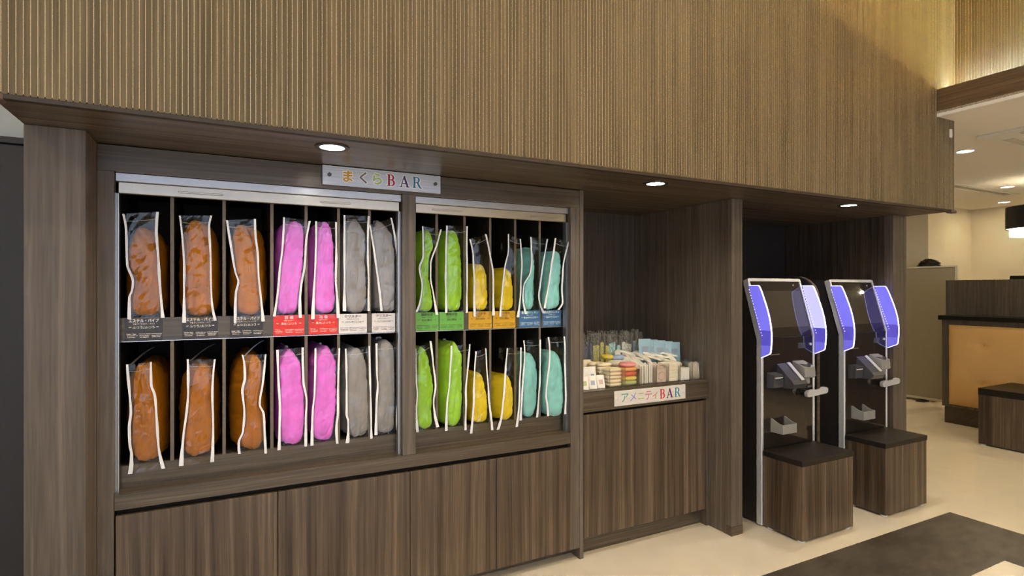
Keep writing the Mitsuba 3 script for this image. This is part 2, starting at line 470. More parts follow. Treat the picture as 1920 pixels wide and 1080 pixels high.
for x0, x1, tabs in ((-0.3745, 0.7560, ((-0.165, -0.005), (0.385, 0.520))), (0.8212, 1.7030, ((0.912, 1.072), (1.465, 1.640)))):
    s = part(k, 'shutter_housing', box(x0, x1, 2.632, 2.672, 1.9225, 1.9563, 0.002), 'metal_alu', label='aluminium roller shutter housing')
    b = part(k, 'shutter_bar', box(x0 + 0.008, x1 - 0.008, 2.642, 2.668, 1.878, 1.9220, 0.002), 'metal_bar', label='beige metal bottom bar of the roller shutter')
    for t0, t1 in tabs:
        part(b, 'pull_tab', box(t0, t1, 2.634, 2.6418, 1.8935, 1.9005, 0.0015), 'metal_bar')
for x0 in (-0.3755, 0.7430, 1.6925):
    part(k, 'guide_rail', cat(box(x0, x0 + 0.0045, 2.640, 2.672, 0.7125, 1.8775), box(x0 + 0.0065, x0 + 0.011, 2.640, 2.672, 0.7125, 1.8775), box(x0, x0 + 0.011, 2.665, 2.672, 0.7125, 1.8775)), 'metal_alu', label='slim aluminium guide rail of the shutter')

# ---------------------------------------------------------------- lettering
GLYPHS = {
 'hエ': (120, '6 3,6 17,9 20,50 20,50 67,15 67,13 70,14 84,107 84,108 70,106 67,69 67,69 20,111 20,114 17,114 3,112 1,8 1'),
 'hス': (120, '8 4,11 10,24 15,44 29,64 50,75 70,22 70,18 74,20 89,93 89,100 83,100 79,79 41,112 6,112 2,108 -2,102 -7,97 -7,86 8,67 26,42 5,21 -7,17 -6'),
 'hテ': (120, '9 45,7 59,10 63,111 63,114 60,114 47,112 45,72 45,69 25,63 11,52 -1,39 -10,27 -4,24 2,46 18,52 32,53 45|23 76,22 92,25 94,97 94,100 92,99 76'),
 'hル': (120, '59 0,59 92,61 94,76 94,78 92,78 20,92 28,106 45,113 43,118 36,118 31,100 12,71 -7,66 -6|4 1,4 5,18 18,26 37,28 92,43 94,47 90,46 59,44 36,40 21,30 4,19 -7,15 -7'),
 'h・': (120, '43 44,45 55,56 63,69 61,74 56,77 48,74 36,65 30,52 31,46 36'),
 'hパ': (120, '64 77,65 83,77 87,85 80,86 93,98 102,109 101,117 94,119 80,111 69,98 67,88 71,113 7,111 -1,99 -5,95 -3,82 40;98 83,103 81,106 85,100 88|4 1,4 6,17 25,25 43,35 85,51 83,53 79,44 43,27 5,19 -5'),
 'hイ': (120, '6 43,7 47,11 49,37 57,62 70,95 99,107 90,107 85,75 57,76 -4,74 -7,58 -7,56 -5,57 47,18 31,11 33'),
 'hプ': (120, '12 71,12 86,14 88,86 87,91 99,99 104,114 102,122 91,122 83,118 75,110 70,103 70,94 40,82 21,58 1,37 -8,32 -8,29 -5,22 4,23 8,52 19,68 33,79 51,84 69,14 69;101 85,108 84,108 90,103 91'),
 'h羽': (120, '0 19,2 24,41 45,41 83,6 83,4 85,5 99,110 100,113 98,113 -2,108 -10,98 -13,79 -13,73 -1,75 4,96 4,95 28,64 10,58 13,56 -8,44 -13,26 -13,20 -1,22 4,41 4,41 25,10 8,4 10;58 28,96 47,96 83,58 84,58 74,72 80,90 60,92 52,83 45,79 45,58 69|6 68,8 75,19 79,37 58,39 52,26 44'),
 'h根': (120, '0 22,18 64,17 66,4 66,2 68,2 80,4 82,20 82,20 102,22 105,32 106,36 104,38 82,48 83,48 98,50 100,107 100,109 98,109 43,116 35,116 31,98 17,120 0,111 -13,102 -10,88 2,85 -4,53 -14,49 -13,44 -3,48 5,47 36,43 32,37 32,37 -10,33 -14,24 -14,20 -10,20 24,11 11,5 13;87 39,90 32,98 38;64 56,91 55,92 61,65 62;64 79,91 78,92 83,65 84;64 9,80 12,69 39,64 38;37 65,46 50,48 50,48 66'),
 'hク': (120, '8 45,9 51,21 58,35 72,52 102,68 97,64 84,98 85,109 77,95 41,80 20,58 2,35 -9,30 -9,20 1,21 6,37 11,58 24,77 46,85 67,52 67,33 45,22 37,17 38'),
 'hリ': (120, '40 1,42 7,61 14,73 26,78 42,78 93,80 95,95 95,97 93,97 50,95 33,89 17,77 3,54 -9,48 -8|22 32,23 93,39 94,41 93,41 30,39 28,25 28'),
 'hタ': (120, '7 45,8 50,23 60,36 74,51 102,57 102,68 97,64 85,99 86,109 79,100 53,90 36,90 33,101 24,99 18,89 10,76 19,56 2,34 -9,27 -8,20 -2,19 5,48 18,61 32,40 46,40 53,22 37,16 37;47 60,56 57,74 45,85 67,53 68'),
 'hー': (120, '8 39,8 53,10 56,110 56,112 53,112 40,108 36,12 36'),
 'h頸': (120, '1 66,9 82,2 85,2 97,4 99,118 99,119 86,117 84,96 84,94 82,113 81,115 79,115 11,108 9,120 -1,121 -7,109 -14,87 6,74 -6,60 -14,54 -13,49 -8,47 -1,5 -8,2 -4,1 7,23 12,23 26,5 27,3 29,3 41,10 43,10 45,1 61;75 44,98 43,99 46,76 47;75 63,98 62,99 65,76 66;76 28,76 25,99 26,98 28;88 10,86 7,88 7;59 81,76 81,78 83,60 84;65 9,63 9,64 8;50 66,59 52,60 80;40 15,58 17,59 27,40 27;44 45,44 43,45 44'),
 'h椎': (120, '-1 22,15 62,15 66,4 66,2 68,2 81,17 82,18 105,31 106,34 103,35 82,50 80,61 105,76 101,87 105,94 96,98 84,115 84,117 82,117 70,115 68,95 67,95 60,112 60,114 56,113 45,95 43,95 36,113 35,113 21,95 20,95 12,117 11,118 -3,116 -5,67 -5,66 -11,63 -14,50 -13,48 48,46 46,47 41,45 38,39 32,34 32,34 -11,32 -13,21 -14,17 -11,17 21,10 11,6 11;76 95,71 84,80 84;66 12,78 11,79 20,66 20;66 37,78 36,79 44,66 44;66 61,78 60,79 67,66 68;36 66,37 62,40 65'),
 'h安': (120, '6 42,4 56,8 59,7 89,11 92,47 92,46 102,60 106,69 92,112 91,112 59,116 57,116 44,114 42,91 42,86 29,79 20,109 5,114 -2,104 -13,101 -13,84 -2,64 6,40 -7,13 -13,6 -3,8 3,24 6,44 14,20 24,19 29,28 42;64 75,60 59,96 59,95 75;45 33,62 27,72 41,50 42;23 60,39 59,46 75,24 75'),
 'h定': (120, '0 -5,17 19,24 49,36 49,40 46,38 27,42 19,51 13,51 51,24 51,21 58,8 58,6 60,6 90,8 92,49 92,47 102,52 105,63 106,71 92,112 92,114 90,114 60,112 58,99 58,97 51,69 50,70 39,104 38,104 25,102 23,69 23,69 6,117 5,119 -1,114 -12,58 -10,43 -4,31 7,14 -14,9 -14;23 69,96 68,97 74,24 75'),
 'h低': (120, '-1 49,-1 54,16 75,30 105,43 102,44 92,104 105,113 96,113 92,91 85,92 61,116 59,118 57,118 44,114 42,95 42,95 36,102 9,105 12,107 23,112 23,120 17,117 -2,114 -8,106 -13,99 -12,92 -6,87 -10,78 -12,74 -5,46 -14,40 -13,36 -1,41 3,40 86,33 72,33 -10,29 -14,20 -14,16 -11,16 44,7 38;58 9,67 9,65 16,68 20,75 22,81 20,78 42,58 42;58 60,76 59,75 81,58 78'),
 'h反': (120, '3 -7,15 31,17 94,99 104,108 95,107 90,76 83,35 80,34 70,99 69,106 65,100 43,82 17,94 9,115 3,116 -3,111 -10,106 -13,93 -9,69 4,33 -13,29 -13,23 -5,16 -14;54 52,60 37,69 29,76 36,84 51;34 52,26 4,28 4,38 7,55 17,43 33'),
 'h発': (120, '0 54,21 67,10 77,12 84,11 98,13 100,54 100,57 98,59 102,71 105,79 93,90 104,94 104,102 98,103 94,87 78,91 77,104 90,113 87,117 80,101 66,120 55,121 51,112 40,97 47,83 46,83 37,111 35,112 22,104 19,115 12,111 -8,103 -13,73 -12,66 -3,66 19,53 20,45 4,36 -5,21 -13,13 -14,6 -6,6 -1,26 9,33 19,10 20,8 22,8 34,10 36,36 36,36 45,23 47,11 40,7 40,1 47;97 4,101 20,83 20,83 3;61 89,45 63,77 64;54 46,53 36,66 36,66 46;29 84,34 79,37 83'),
 'hウ': (120, '12 75,14 81,50 81,50 100,67 101,69 99,68 81,101 82,109 77,110 72,99 33,87 15,71 2,57 -5,42 -8,34 1,33 7,59 16,76 30,86 50,88 63,30 64,30 36,14 35,12 38'),
 'hレ': (120, '23 2,24 93,41 93,43 90,42 16,72 29,91 43,101 55,106 55,113 44,108 35,96 24,67 6,35 -6,30 -5'),
 'hン': (120, '13 6,13 10,16 12,36 16,61 27,88 50,102 73,107 73,110 70,115 58,107 45,88 24,70 11,50 1,26 -6,21 -6|16 80,25 92,29 92,53 74,62 65,62 62,54 53,48 52'),
 'hソ': (120, '28 2,29 8,53 21,73 44,83 68,86 90,88 92,104 90,106 84,96 49,88 33,74 15,60 3,43 -7,37 -6|11 80,13 86,21 90,27 90,45 61,48 50,37 43,33 43'),
 'hバ': (120, '82 89,83 95,107 103,118 87,119 81,111 76,93 71|84 35,64 81,68 84,77 87,82 84,107 26,113 7,112 0,101 -4,95 -2|4 2,4 7,14 20,26 46,34 83,36 85,51 83,53 79,46 50,29 9,20 -4'),
 'hガ': (120, '7 0,7 5,23 16,33 29,42 55,41 58,10 58,9 74,12 76,44 75,43 95,47 98,62 96,62 75,87 75,80 94,89 99,94 98,100 103,106 103,117 86,117 80,101 73,104 70,103 42,100 16,95 0,84 -7,65 -7,56 -4,56 11,77 10,81 13,85 36,85 58,60 58,56 38,48 19,41 9,24 -7,19 -9'),
 'hラ': (120, '13 65,16 67,100 67,109 61,109 56,98 29,82 10,57 -5,42 -9,33 0,32 6,51 12,70 23,80 34,87 49,15 49,13 51|24 78,24 93,28 95,99 94,101 91,99 77'),
 's中': (120, '10 82,53 82,54 104,66 103,66 82,109 82,110 22,98 21,96 28,66 28,66 -11,53 -11,53 28,24 28,22 21,10 21;66 42,97 41,97 69,66 69;23 42,53 41,53 69,23 69'),
 's身': (120, '3 -4,4 -1,32 7,62 23,7 25,8 36,23 37,23 91,49 92,54 104,67 102,65 92,94 92,95 51,104 61,115 56,95 31,94 -5,81 -11,61 -10,58 2,82 2,81 20,49 1,18 -11,9 -12;36 74,81 73,82 79,37 80;37 44,37 36,82 37,81 44;37 62,37 55,82 56,81 62'),
 's:': (33, '7 10,12 16,18 17,25 13,27 5,22 -3,14 -4,8 0|7 51,8 61,14 65,22 64,27 56,25 48,19 44,10 46'),
 'sポ': (120, '9 74,53 74,52 95,67 94,66 74,91 74,83 86,84 96,89 102,103 104,113 94,113 84,107 76,107 61,66 61,66 0,58 -7,36 -6,34 1,34 7,51 6,53 9,53 61,9 61;93 91,96 84,103 85,103 93,96 95|79 42,79 46,90 50,106 28,111 15,99 10|5 16,29 50,41 45,18 10,15 9'),
 'sリ': (120, '50 -7,42 5,66 15,75 25,80 42,80 92,94 93,95 50,88 19,75 4,59 -5|25 30,25 92,39 92,39 31'),
 'sフ': (120, '15 74,16 87,97 87,105 82,97 50,84 26,60 5,37 -5,26 7,55 19,71 33,83 53,88 72'),
 'sェ': (120, '17 -2,18 12,53 12,53 51,23 51,23 64,98 64,98 51,67 51,67 12,102 12,104 10,103 -2'),
 'sザ': (120, '4 69,29 69,29 93,43 92,42 69,72 69,72 93,97 94,105 75,95 72,90 87,87 89,86 70,109 70,110 56,86 56,85 31,80 15,69 1,49 -10,40 1,58 10,66 19,72 38,73 55,43 56,43 26,30 25,28 26,29 56,5 55|108 75,100 96,109 98,117 79'),
 'sー': (120, '10 40,11 54,110 53,108 38,12 38'),
 'sふ': (120, '85 40,85 44,93 49,99 45,115 17,117 12,115 6,108 2,104 4,94 29|41 86,47 95,52 95,78 81,82 70,70 60,65 59,59 64,64 74|35 7,37 11,60 8,67 15,60 32,42 50,46 57,52 60,76 32,81 19,80 7,74 -1,65 -5,37 -3|3 10,33 36,37 37,42 31,43 26,36 19,12 1'),
 'sつ': (120, '7 65,59 80,85 80,95 76,106 66,111 53,110 36,105 25,91 12,64 2,42 0,37 10,38 14,75 20,93 33,96 41,96 53,93 60,82 67,67 68,12 51'),
 'sう': (120, '18 57,20 62,51 68,81 67,91 61,97 52,99 39,96 24,89 13,75 2,61 -4,41 -8,35 5,58 10,74 18,84 34,83 47,76 54,59 56,22 46|32 85,35 97,89 90,87 78,41 82'),
 'sや': (120, '5 51,6 54,28 62,17 81,19 86,30 89,41 68,63 76,47 91,47 94,54 99,58 99,69 90,75 84,75 79,89 80,102 75,108 69,112 56,110 44,102 34,89 29,75 29,62 33,62 44,65 46,76 42,86 42,92 44,98 53,95 64,88 67,75 67,47 57,68 -1,68 -5,59 -8,54 -8,35 49,32 50,11 40'),
 'sわ': (120, '11 8,5 20,31 54,32 61,31 64,9 61,8 75,33 77,33 98,48 97,46 79,50 72,44 62,64 72,86 74,102 67,112 53,113 32,109 21,98 9,85 2,66 -2,61 8,63 11,76 13,91 21,99 33,100 43,97 52,93 57,83 61,72 61,59 57,43 45,44 -5,42 -7,29 -5,30 29,14 8'),
 'sら': (120, '19 24,26 76,39 74,36 45,56 54,80 55,94 49,104 34,103 17,94 4,84 -2,62 -7,37 -6,34 7,56 6,81 12,90 24,89 35,84 40,75 43,59 42,40 33,32 21|36 84,39 97,89 86,85 74'),
 'sか': (120, '83 77,86 81,96 83,116 45,118 39,116 36,108 32,104 33,96 57|9 56,8 70,37 71,39 96,41 98,54 96,51 73,67 73,75 70,83 57,80 17,75 3,69 -3,64 -5,42 -4,39 4,39 10,58 8,63 10,66 16,70 52,66 60,60 61,47 59,37 24,23 -5,9 -1,23 25,33 57'),
 'sめ': (120, '8 23,11 42,18 55,26 63,19 86,29 90,34 87,38 71,49 76,66 78,68 96,80 96,82 90,79 77,97 69,109 51,111 33,105 14,95 3,79 -5,64 -7,58 4,84 12,95 24,96 48,93 54,80 64,75 65,69 45,60 29,66 17,58 10,50 14,36 3,21 2,11 11;43 60,45 49,52 39,61 65,49 63;22 34,24 16,30 15,42 25,31 50'),
 's高': (120, '5 80,6 91,52 91,51 101,59 104,63 104,69 91,114 91,114 79|10 45,110 45,110 -6,105 -10,88 -11,83 1,45 1,43 -5,33 -5,33 31,85 31,87 29,86 1,97 0,98 32,23 33,22 -11,11 -12;45 20,45 12,75 13,74 20|23 75,97 76,98 49,24 48;36 60,83 59,84 64,37 65'),
 's硬': (120, '2 38,13 61,18 81,18 85,4 86,4 97,116 97,115 86,87 85,88 78,114 77,114 31,113 29,86 29,80 11,96 3,117 0,118 -3,112 -12,89 -8,72 0,50 -12,41 -4,42 -1,61 8,50 24,50 78,74 78,75 86,31 84,25 60,48 59,47 4,25 4,23 -6,13 -6,12 29,7 28;87 41,101 40,101 48,87 48;100 59,101 67,87 67,87 59;62 41,75 40,75 48,62 48;62 60,75 59,75 67,62 67;62 28,65 21,70 18,73 29;24 17,36 16,36 48,24 48'),
 's低': (120, '38 -4,43 3,43 90,103 103,111 96,111 93,89 86,90 61,92 57,116 56,116 45,92 43,101 7,106 6,108 21,118 16,113 -6,103 -11,93 -5,84 15,78 44,56 44,56 6,70 8,67 16,77 20,89 -7,79 -10,74 1,70 -4,42 -12;56 58,78 57,77 83,56 80|1 50,21 80,29 101,31 103,41 101,42 96,31 73,31 -10,29 -12,18 -11,18 50,7 40'),
 's/': (47, '0 -24,35 96,46 97,47 92,12 -22'),
 'sエ': (120, '8 4,9 18,52 18,52 69,16 69,16 83,106 82,105 69,67 69,67 18,111 18,111 3'),
 'sス': (120, '10 4,10 7,31 17,47 29,65 48,78 71,77 73,22 72,20 74,21 87,92 87,98 82,87 57,76 41,108 8,110 3,105 -2,98 -5,67 29,40 6,20 -5'),
 'sテ': (120, '9 48,11 61,112 60,111 47,70 47,63 15,49 -1,38 -8,29 -3,26 2,42 11,49 19,54 31,56 47|24 78,25 92,98 91,98 78'),
 'sル': (120, '61 1,61 91,75 92,76 16,95 28,107 43,112 41,116 32,97 12,72 -4,69 -5|6 2,21 19,28 36,30 91,43 92,45 90,44 59,39 24,29 6,18 -5'),
 's・': (120, '45 44,47 54,56 61,64 61,71 57,75 48,74 40,65 32,51 34'),
 'sパ': (120, '86 84,89 94,98 100,110 98,117 89,116 77,106 69,93 71;96 86,99 79,104 79,108 85,105 90,100 90|66 78,68 82,80 83,100 39,111 1,97 -2,83 43|6 2,26 40,36 83,50 81,41 40,27 9,19 -3'),
 'sイ': (120, '12 35,9 46,40 56,61 67,80 81,95 97,105 89,105 85,99 79,73 59,73 -5,58 -4,59 50,18 33'),
 'sプ': (120, '14 72,15 86,88 85,92 97,99 102,114 100,120 91,117 77,110 72,101 71,94 45,81 23,59 4,37 -6,29 -2,25 7,49 15,69 31,81 51,86 71;99 85,107 81,110 84,110 90,102 93,99 90'),
 'sク': (120, '10 46,11 50,36 70,52 100,66 96,61 82,98 83,107 76,92 40,79 22,56 3,35 -7,31 -7,22 4,47 14,60 23,78 44,88 69,52 69,23 40,19 39'),
 'sタ': (120, '9 46,37 72,52 100,66 96,61 83,99 84,107 78,100 58,86 34,99 24,92 13,89 12,77 22,54 3,33 -7,29 -7,20 3,47 15,65 31,43 46,42 51,48 57,52 57,76 43,88 70,52 70,40 55,23 40,17 39'),
 'sウ': (120, '15 37,15 79,52 79,52 99,66 99,66 79,100 80,107 76,108 72,99 38,87 18,69 3,43 -6,35 6,63 16,76 27,87 47,91 66,28 66,29 38'),
 'sレ': (120, '25 2,25 91,41 90,40 14,53 17,76 29,102 53,105 53,110 46,111 42,99 29,78 14,35 -4'),
 'sン': (120, '15 6,16 10,42 16,65 27,89 48,103 71,107 71,113 58,99 38,80 20,52 4,26 -4,22 -4|18 80,26 90,29 90,59 66,60 62,49 54'),
 's反': (120, '5 -6,13 13,17 31,18 92,98 102,106 94,105 91,76 85,34 82,32 68,98 67,103 65,104 60,100 48,80 16,96 6,114 1,110 -8,103 -10,91 -6,69 7,33 -11,28 -9,23 1,16 -12;51 54,59 35,69 26,80 38,87 53;23 2,36 4,57 16,43 37,35 54,31 53,30 28'),
 's発': (120, '2 49,2 53,24 67,12 77,12 81,17 85,13 87,14 98,53 98,59 95,54 81,39 61,81 61,65 85,60 100,71 103,78 89,91 102,95 101,101 94,85 81,85 77,91 74,105 88,108 88,115 81,98 66,119 52,111 42,96 50,81 48,81 34,109 34,110 23,81 22,81 3,99 1,100 13,103 17,113 12,109 -7,103 -11,74 -10,68 -3,68 21,51 22,44 6,34 -4,14 -12,8 -2,29 9,36 21,10 22,10 33,38 34,38 47,24 50,8 42;52 48,51 34,68 34,68 48;23 86,34 76,41 85'),
 'tま': (120, '19 7,19 17,25 27,34 32,56 35,55 44,31 44,21 45,19 47,20 60,40 58,56 59,55 69,21 71,21 86,56 83,57 99,70 99,72 97,72 84,103 86,102 72,71 68,72 59,99 62,104 61,103 47,71 43,72 30,87 25,107 11,106 6,100 -2,96 -2,91 4,74 14,68 -2,56 -8,38 -8,31 -6,21 2;35 10,42 6,52 6,57 10,57 19,54 20,39 19,34 15'),
 'tく': (120, '22 42,22 51,24 54,60 84,74 100,80 98,87 91,87 87,84 84,40 47,44 41,69 22,90 2,90 -1,81 -10,77 -10,59 9,28 34'),
 'tら': (120, '18 24,23 54,24 74,26 77,40 75,37 47,56 55,80 56,96 49,102 42,105 34,104 17,100 9,93 2,79 -5,62 -8,37 -7,33 2,33 7,57 7,79 12,87 19,89 25,89 31,85 38,75 42,60 41,43 34,34 25,32 20,22 21|35 84,36 93,39 98,74 90,86 89,90 86,86 73,50 79'),
 'tア': (120, '15 77,15 88,106 88,111 83,110 79,98 62,79 44,71 51,90 67,96 75,96 78|22 2,23 4,36 10,47 22,53 42,53 66,64 66,62 34,55 16,49 8,32 -4,29 -4'),
 'tメ': (120, '14 4,40 20,61 42,28 66,33 74,67 51,81 74,86 92,96 89,97 87,91 72,76 44,105 17,100 10,97 8,85 22,69 35,52 17,25 -2,21 -3'),
 'tニ': (120, '11 19,106 19,106 7,11 7|21 78,96 78,96 68,21 68'),
 'tテ': (120, '11 49,12 59,110 59,110 49,68 49,66 30,60 14,47 0,38 -6,29 1,44 10,52 20,56 31,58 49|26 90,96 90,96 80,26 80'),
 'tィ': (120, '18 24,15 32,26 34,55 47,78 64,86 74,94 67,87 59,67 44,67 -9,56 -9,57 38,22 23'),
}

def glyph_poly(ch, style):
    adv, code = GLYPHS[style + ch]
    polys = []
    for q in code.split('|'):
        rings = [[tuple(map(int, p.split())) for p in r.split(',')] for r in q.split(';')]
        polys.append(Polygon(rings[0], rings[1:]).buffer(0))
    return shapely.union_all(polys), adv


def text_poly(text, style, height):
    """A line of text as one shape: em height in metres, starting at x = 0 on the base line."""
    x, out = 0.0, []
    for ch in text:
        if ch == ' ':
            x += 50
            continue
        g, adv = glyph_poly(ch, style)
        out.append(aff.translate(g, x, 0))
        x += adv
    return aff.scale(shapely.union_all(out), height / 120, height / 120, origin=(0, 0)), x * height / 120


def serif_letter(ch):
    """Serif capitals, 100 units tall."""
    R = shapely.box
    if ch == 'B':
        s = R(10, 0, 28, 100).union(R(0, 0, 40, 6)).union(R(0, 94, 40, 100))
        up = aff.scale(Point(0, 0).buffer(1, 24), 30, 26).buffer(0)
        lo = aff.scale(Point(0, 0).buffer(1, 24), 34, 29)
        o1 = aff.translate(up, 36, 74).union(R(20, 48, 36, 100)).difference(aff.translate(aff.scale(up, 0.52, 0.74, origin=(0, 0)), 34, 74).union(R(28, 55, 34, 93)))
        o2 = aff.translate(lo, 38, 29).union(R(20, 0, 38, 58)).difference(aff.translate(aff.scale(lo, 0.52, 0.76, origin=(0, 0)), 36, 28.5).union(R(28, 7, 36, 50)))
        return s.union(o1.intersection(R(20, 46, 80, 100))).union(o2.intersection(R(20, 0, 80, 60))), 76
    if ch == 'A':
        p = Polygon([(38, 100), (48, 100), (82, 4), (62, 4), (38, 74), (16, 4), (8, 4)])
        return p.union(R(20, 28, 60, 36)).union(R(-2, 0, 26, 6)).union(R(54, 0, 92, 6)), 92
    up = aff.scale(Point(0, 0).buffer(1, 24), 30, 27)
    o = aff.translate(up, 38, 73).union(R(20, 46, 38, 100)).difference(aff.translate(aff.scale(up, 0.52, 0.74, origin=(0, 0)), 36, 73).union(R(28, 53, 36, 93)))
    leg = Polygon([(36, 48), (54, 50), (80, 6), (90, 6), (90, 0), (64, 0), (38, 46)])
    return R(10, 0, 28, 100).union(R(0, 0, 40, 6)).union(R(0, 94, 40, 100)).union(o.intersection(R(20, 44, 80, 100))).union(leg), 90


def sign(label, x0, x1, z0, z1, y, mat, letters, outline):
    k = thing('sign', label, 'sign')
    part(k, 'panel', box(x0, x1, y, y + 0.006, z0, z1, 0.001), mat)
    for ch, style, cx, h, base, rgb in letters:
        if style == 'serif':
            g, adv = serif_letter(ch)
            g = aff.scale(g, h / 100, h / 100, origin=(0, 0))
        else:
            g, adv = glyph_poly(ch, style)
            g = aff.scale(g, h / 100, h / 100, origin=(0, 0))
        b = g.bounds
        g = aff.translate(g, cx - (b[0] + b[2]) / 2, base)
        nm = 'letter_ink_%02d%02d%02d' % tuple(int(c * 99) for c in rgb)
        m = part(k, 'letter', upright(extrude(g, 0.0012), y - 0.0006), colour(nm, rgb, 0.4))
        if outline:
            part(m, 'outline', upright(extrude(g.buffer(outline), 0.0010), y - 0.0002), 'white_matte')
    return k


k = sign('brushed metal sign with multicoloured letters above the pillow cabinet', 0.388, 0.942, 1.970, 2.0575, 2.600, 'sign_brushed', [
    ('ま', 't', 0.499, 0.048, 1.994, (0.62, 0.33, 0.035)), ('く', 't', 0.568, 0.048, 1.994, (0.20, 0.15, 0.13)),
    ('ら', 't', 0.632, 0.048, 1.994, (0.33, 0.50, 0.14)), ('B', 'serif', 0.696, 0.054, 1.988, (0.32, 0.012, 0.05)),
    ('A', 'serif', 0.762, 0.054, 1.988, (0.055, 0.028, 0.12)), ('R', 'serif', 0.824, 0.054, 1.988, (0.022, 0.16, 0.33))], 0.0035)
for x in (0.418, 0.914):
    part(k, 'screw', cyl((x, 2.592, 2.0155), (x, 2.6005, 2.0155), 0.0085, 16), 'metal_dark', 40, label='dark round screw cap')

k = sign('white sign with thin multicoloured letters on the front of the amenity counter', 2.002, 2.549, 0.828, 0.9165, 2.607, 'sign_pale', [
    ('ア', 't', 2.076, 0.052, 0.851, (0.035, 0.30, 0.27)), ('メ', 't', 2.138, 0.050, 0.851, (0.26, 0.27, 0.58)),
    ('ニ', 't', 2.197, 0.052, 0.851, (0.42, 0.46, 0.09)), ('テ', 't', 2.254, 0.052, 0.851, (0.58, 0.16, 0.18)),
    ('ィ', 't', 2.305, 0.050, 0.851, (0.55, 0.26, 0.07)), ('B', 'serif', 2.361, 0.058, 0.844, (0.50, 0.03, 0.05)),
    ('A', 'serif', 2.421, 0.058, 0.844, (0.09, 0.03, 0.11)), ('R', 'serif', 2.484, 0.058, 0.844, (0.04, 0.25, 0.33))], 0)
for x in (2.027, 2.525):
    part(k, 'screw', cyl((x, 2.602, 0.872), (x, 2.608, 0.872), 0.006, 14), 'metal_silver', 40)

# ---------------------------------------------------------------- the small cards on the shelf edge
CARD = {'black': ((0.018, 0.012, 0.010), (0.85, 0.82, 0.78), 'エステル・パイプ', '中身:ポリエステル・パイプ', 'ふつう/ふつう', 'Ester-Pipe'),
        'red': ((0.62, 0.018, 0.006), (0.88, 0.70, 0.66), '羽 根', '中身:フェザー', '高め/ふつう', 'Feather'),
        'white': ((0.74, 0.72, 0.72), (0.10, 0.05, 0.10), 'クリスター', '中身:ポリエステル', 'ふつう/やわらかめ', None),
        'green': ((0.13, 0.42, 0.055), (0.03, 0.06, 0.02), '頸椎安定', '中身:ポリエステル', '低め/硬め', None),
        'amber': ((0.64, 0.36, 0.012), (0.16, 0.08, 0.01), 'ソバガラ', '中身:パイプ', '低め/硬め', None),
        'blue': ((0.045, 0.15, 0.33), (0.72, 0.80, 0.85), '低反発ウレタン', '中身:ウレタン', '低め/やわらかめ', None)}
COLS = ['black'] * 3 + ['red'] * 2 + ['white'] * 2 + ['green'] * 2 + ['amber'] * 2 + ['blue'] * 2
CARD_X = [(-0.352, -0.223), (-0.154, -0.023), (0.022, 0.152), (0.193, 0.324), (0.342, 0.470), (0.474, 0.604), (0.628, 0.741),
          (0.842, 0.963), (0.968, 1.100), (1.127, 1.259), (1.267, 1.400), (1.423, 1.556), (1.569, 1.690)]
WHICH = {3: ['leftmost', 'middle', 'rightmost'], 2: ['left-hand', 'right-hand']}


def which(i):
    same = [j for j in range(13) if COLS[j] == COLS[i]]
    return WHICH[len(same)][same.index(i)], len(same)


for i, (c, (x0, x1)) in enumerate(zip(COLS, CARD_X)):
    bg, ink, head, sub, feel, latin = CARD[c]
    w, n = which(i)
    k = thing('label_card', f'{c} printed label card on the shelf edge, {w} of the {"three" if n == 3 else "two"} {c} ones', 'label', f'{c} label cards on the shelf edge')
    cx, wd = (x0 + x1) / 2, x1 - x0
    part(k, 'card', upright(extrude(rrect(x0, x1, 1.2975, 1.3885, 0.004 if c in ('white', 'green', 'amber') else 0.001), 0.0016), CY - 0.0018), colour('card_' + c, bg, 0.35, 0.5))
    inkm = colour('ink_' + c, ink, 0.5)

    def line(text, style, h, z, cx=cx, wmax=0.86 * wd):
        g, adv = text_poly(text, style, h)
        if adv > wmax:
            g = aff.scale(g, wmax / adv, 1, origin=(0, 0))
            adv = wmax
        return upright(extrude(aff.translate(g, cx - adv / 2, z), 0.0006), CY - 0.0023)
    part(k, 'headline', line(head, 'h', 0.0155, 1.3715, wmax=0.80 * wd), inkm)
    part(k, 'lettering', cat(line(sub, 's', 0.0068, 1.3612, wmax=0.58 * wd), line(feel, 's', 0.0125, 1.3455, wmax=0.60 * wd),
                             *[upright(extrude(shapely.box(cx + s * 0.325 * wd, 1.350, cx + s * 0.395 * wd, 1.3525), 0.0006), CY - 0.0023) for s in (-1, 1)]), inkm)
    r, small = np.random.default_rng(40 + i), []
    for col in range(3):                         # the printed columns too small to read
        u = x0 + wd * (0.05 + 0.32 * col)
        for row in range(3):
            z, q = 1.3225 - 0.0065 * row, u + wd * 0.012 * row
            if latin and col == 0 and row == 0:
                t = meshkit.text_mesh(latin, 0.0046, 0.0006, True)
                small.append(upright(t, CY - 0.0023, u, 1.3215))
                continue
            while q < u + wd * (0.27 - 0.02 * row):
                s = wd * r.uniform(0.02, 0.05)
                small.append(upright(extrude(shapely.box(q, z, q + s, z + 0.0022), 0.0005), CY - 0.0022))
                q += s + wd * 0.008
    part(k, 'small_print', cat(small), inkm)

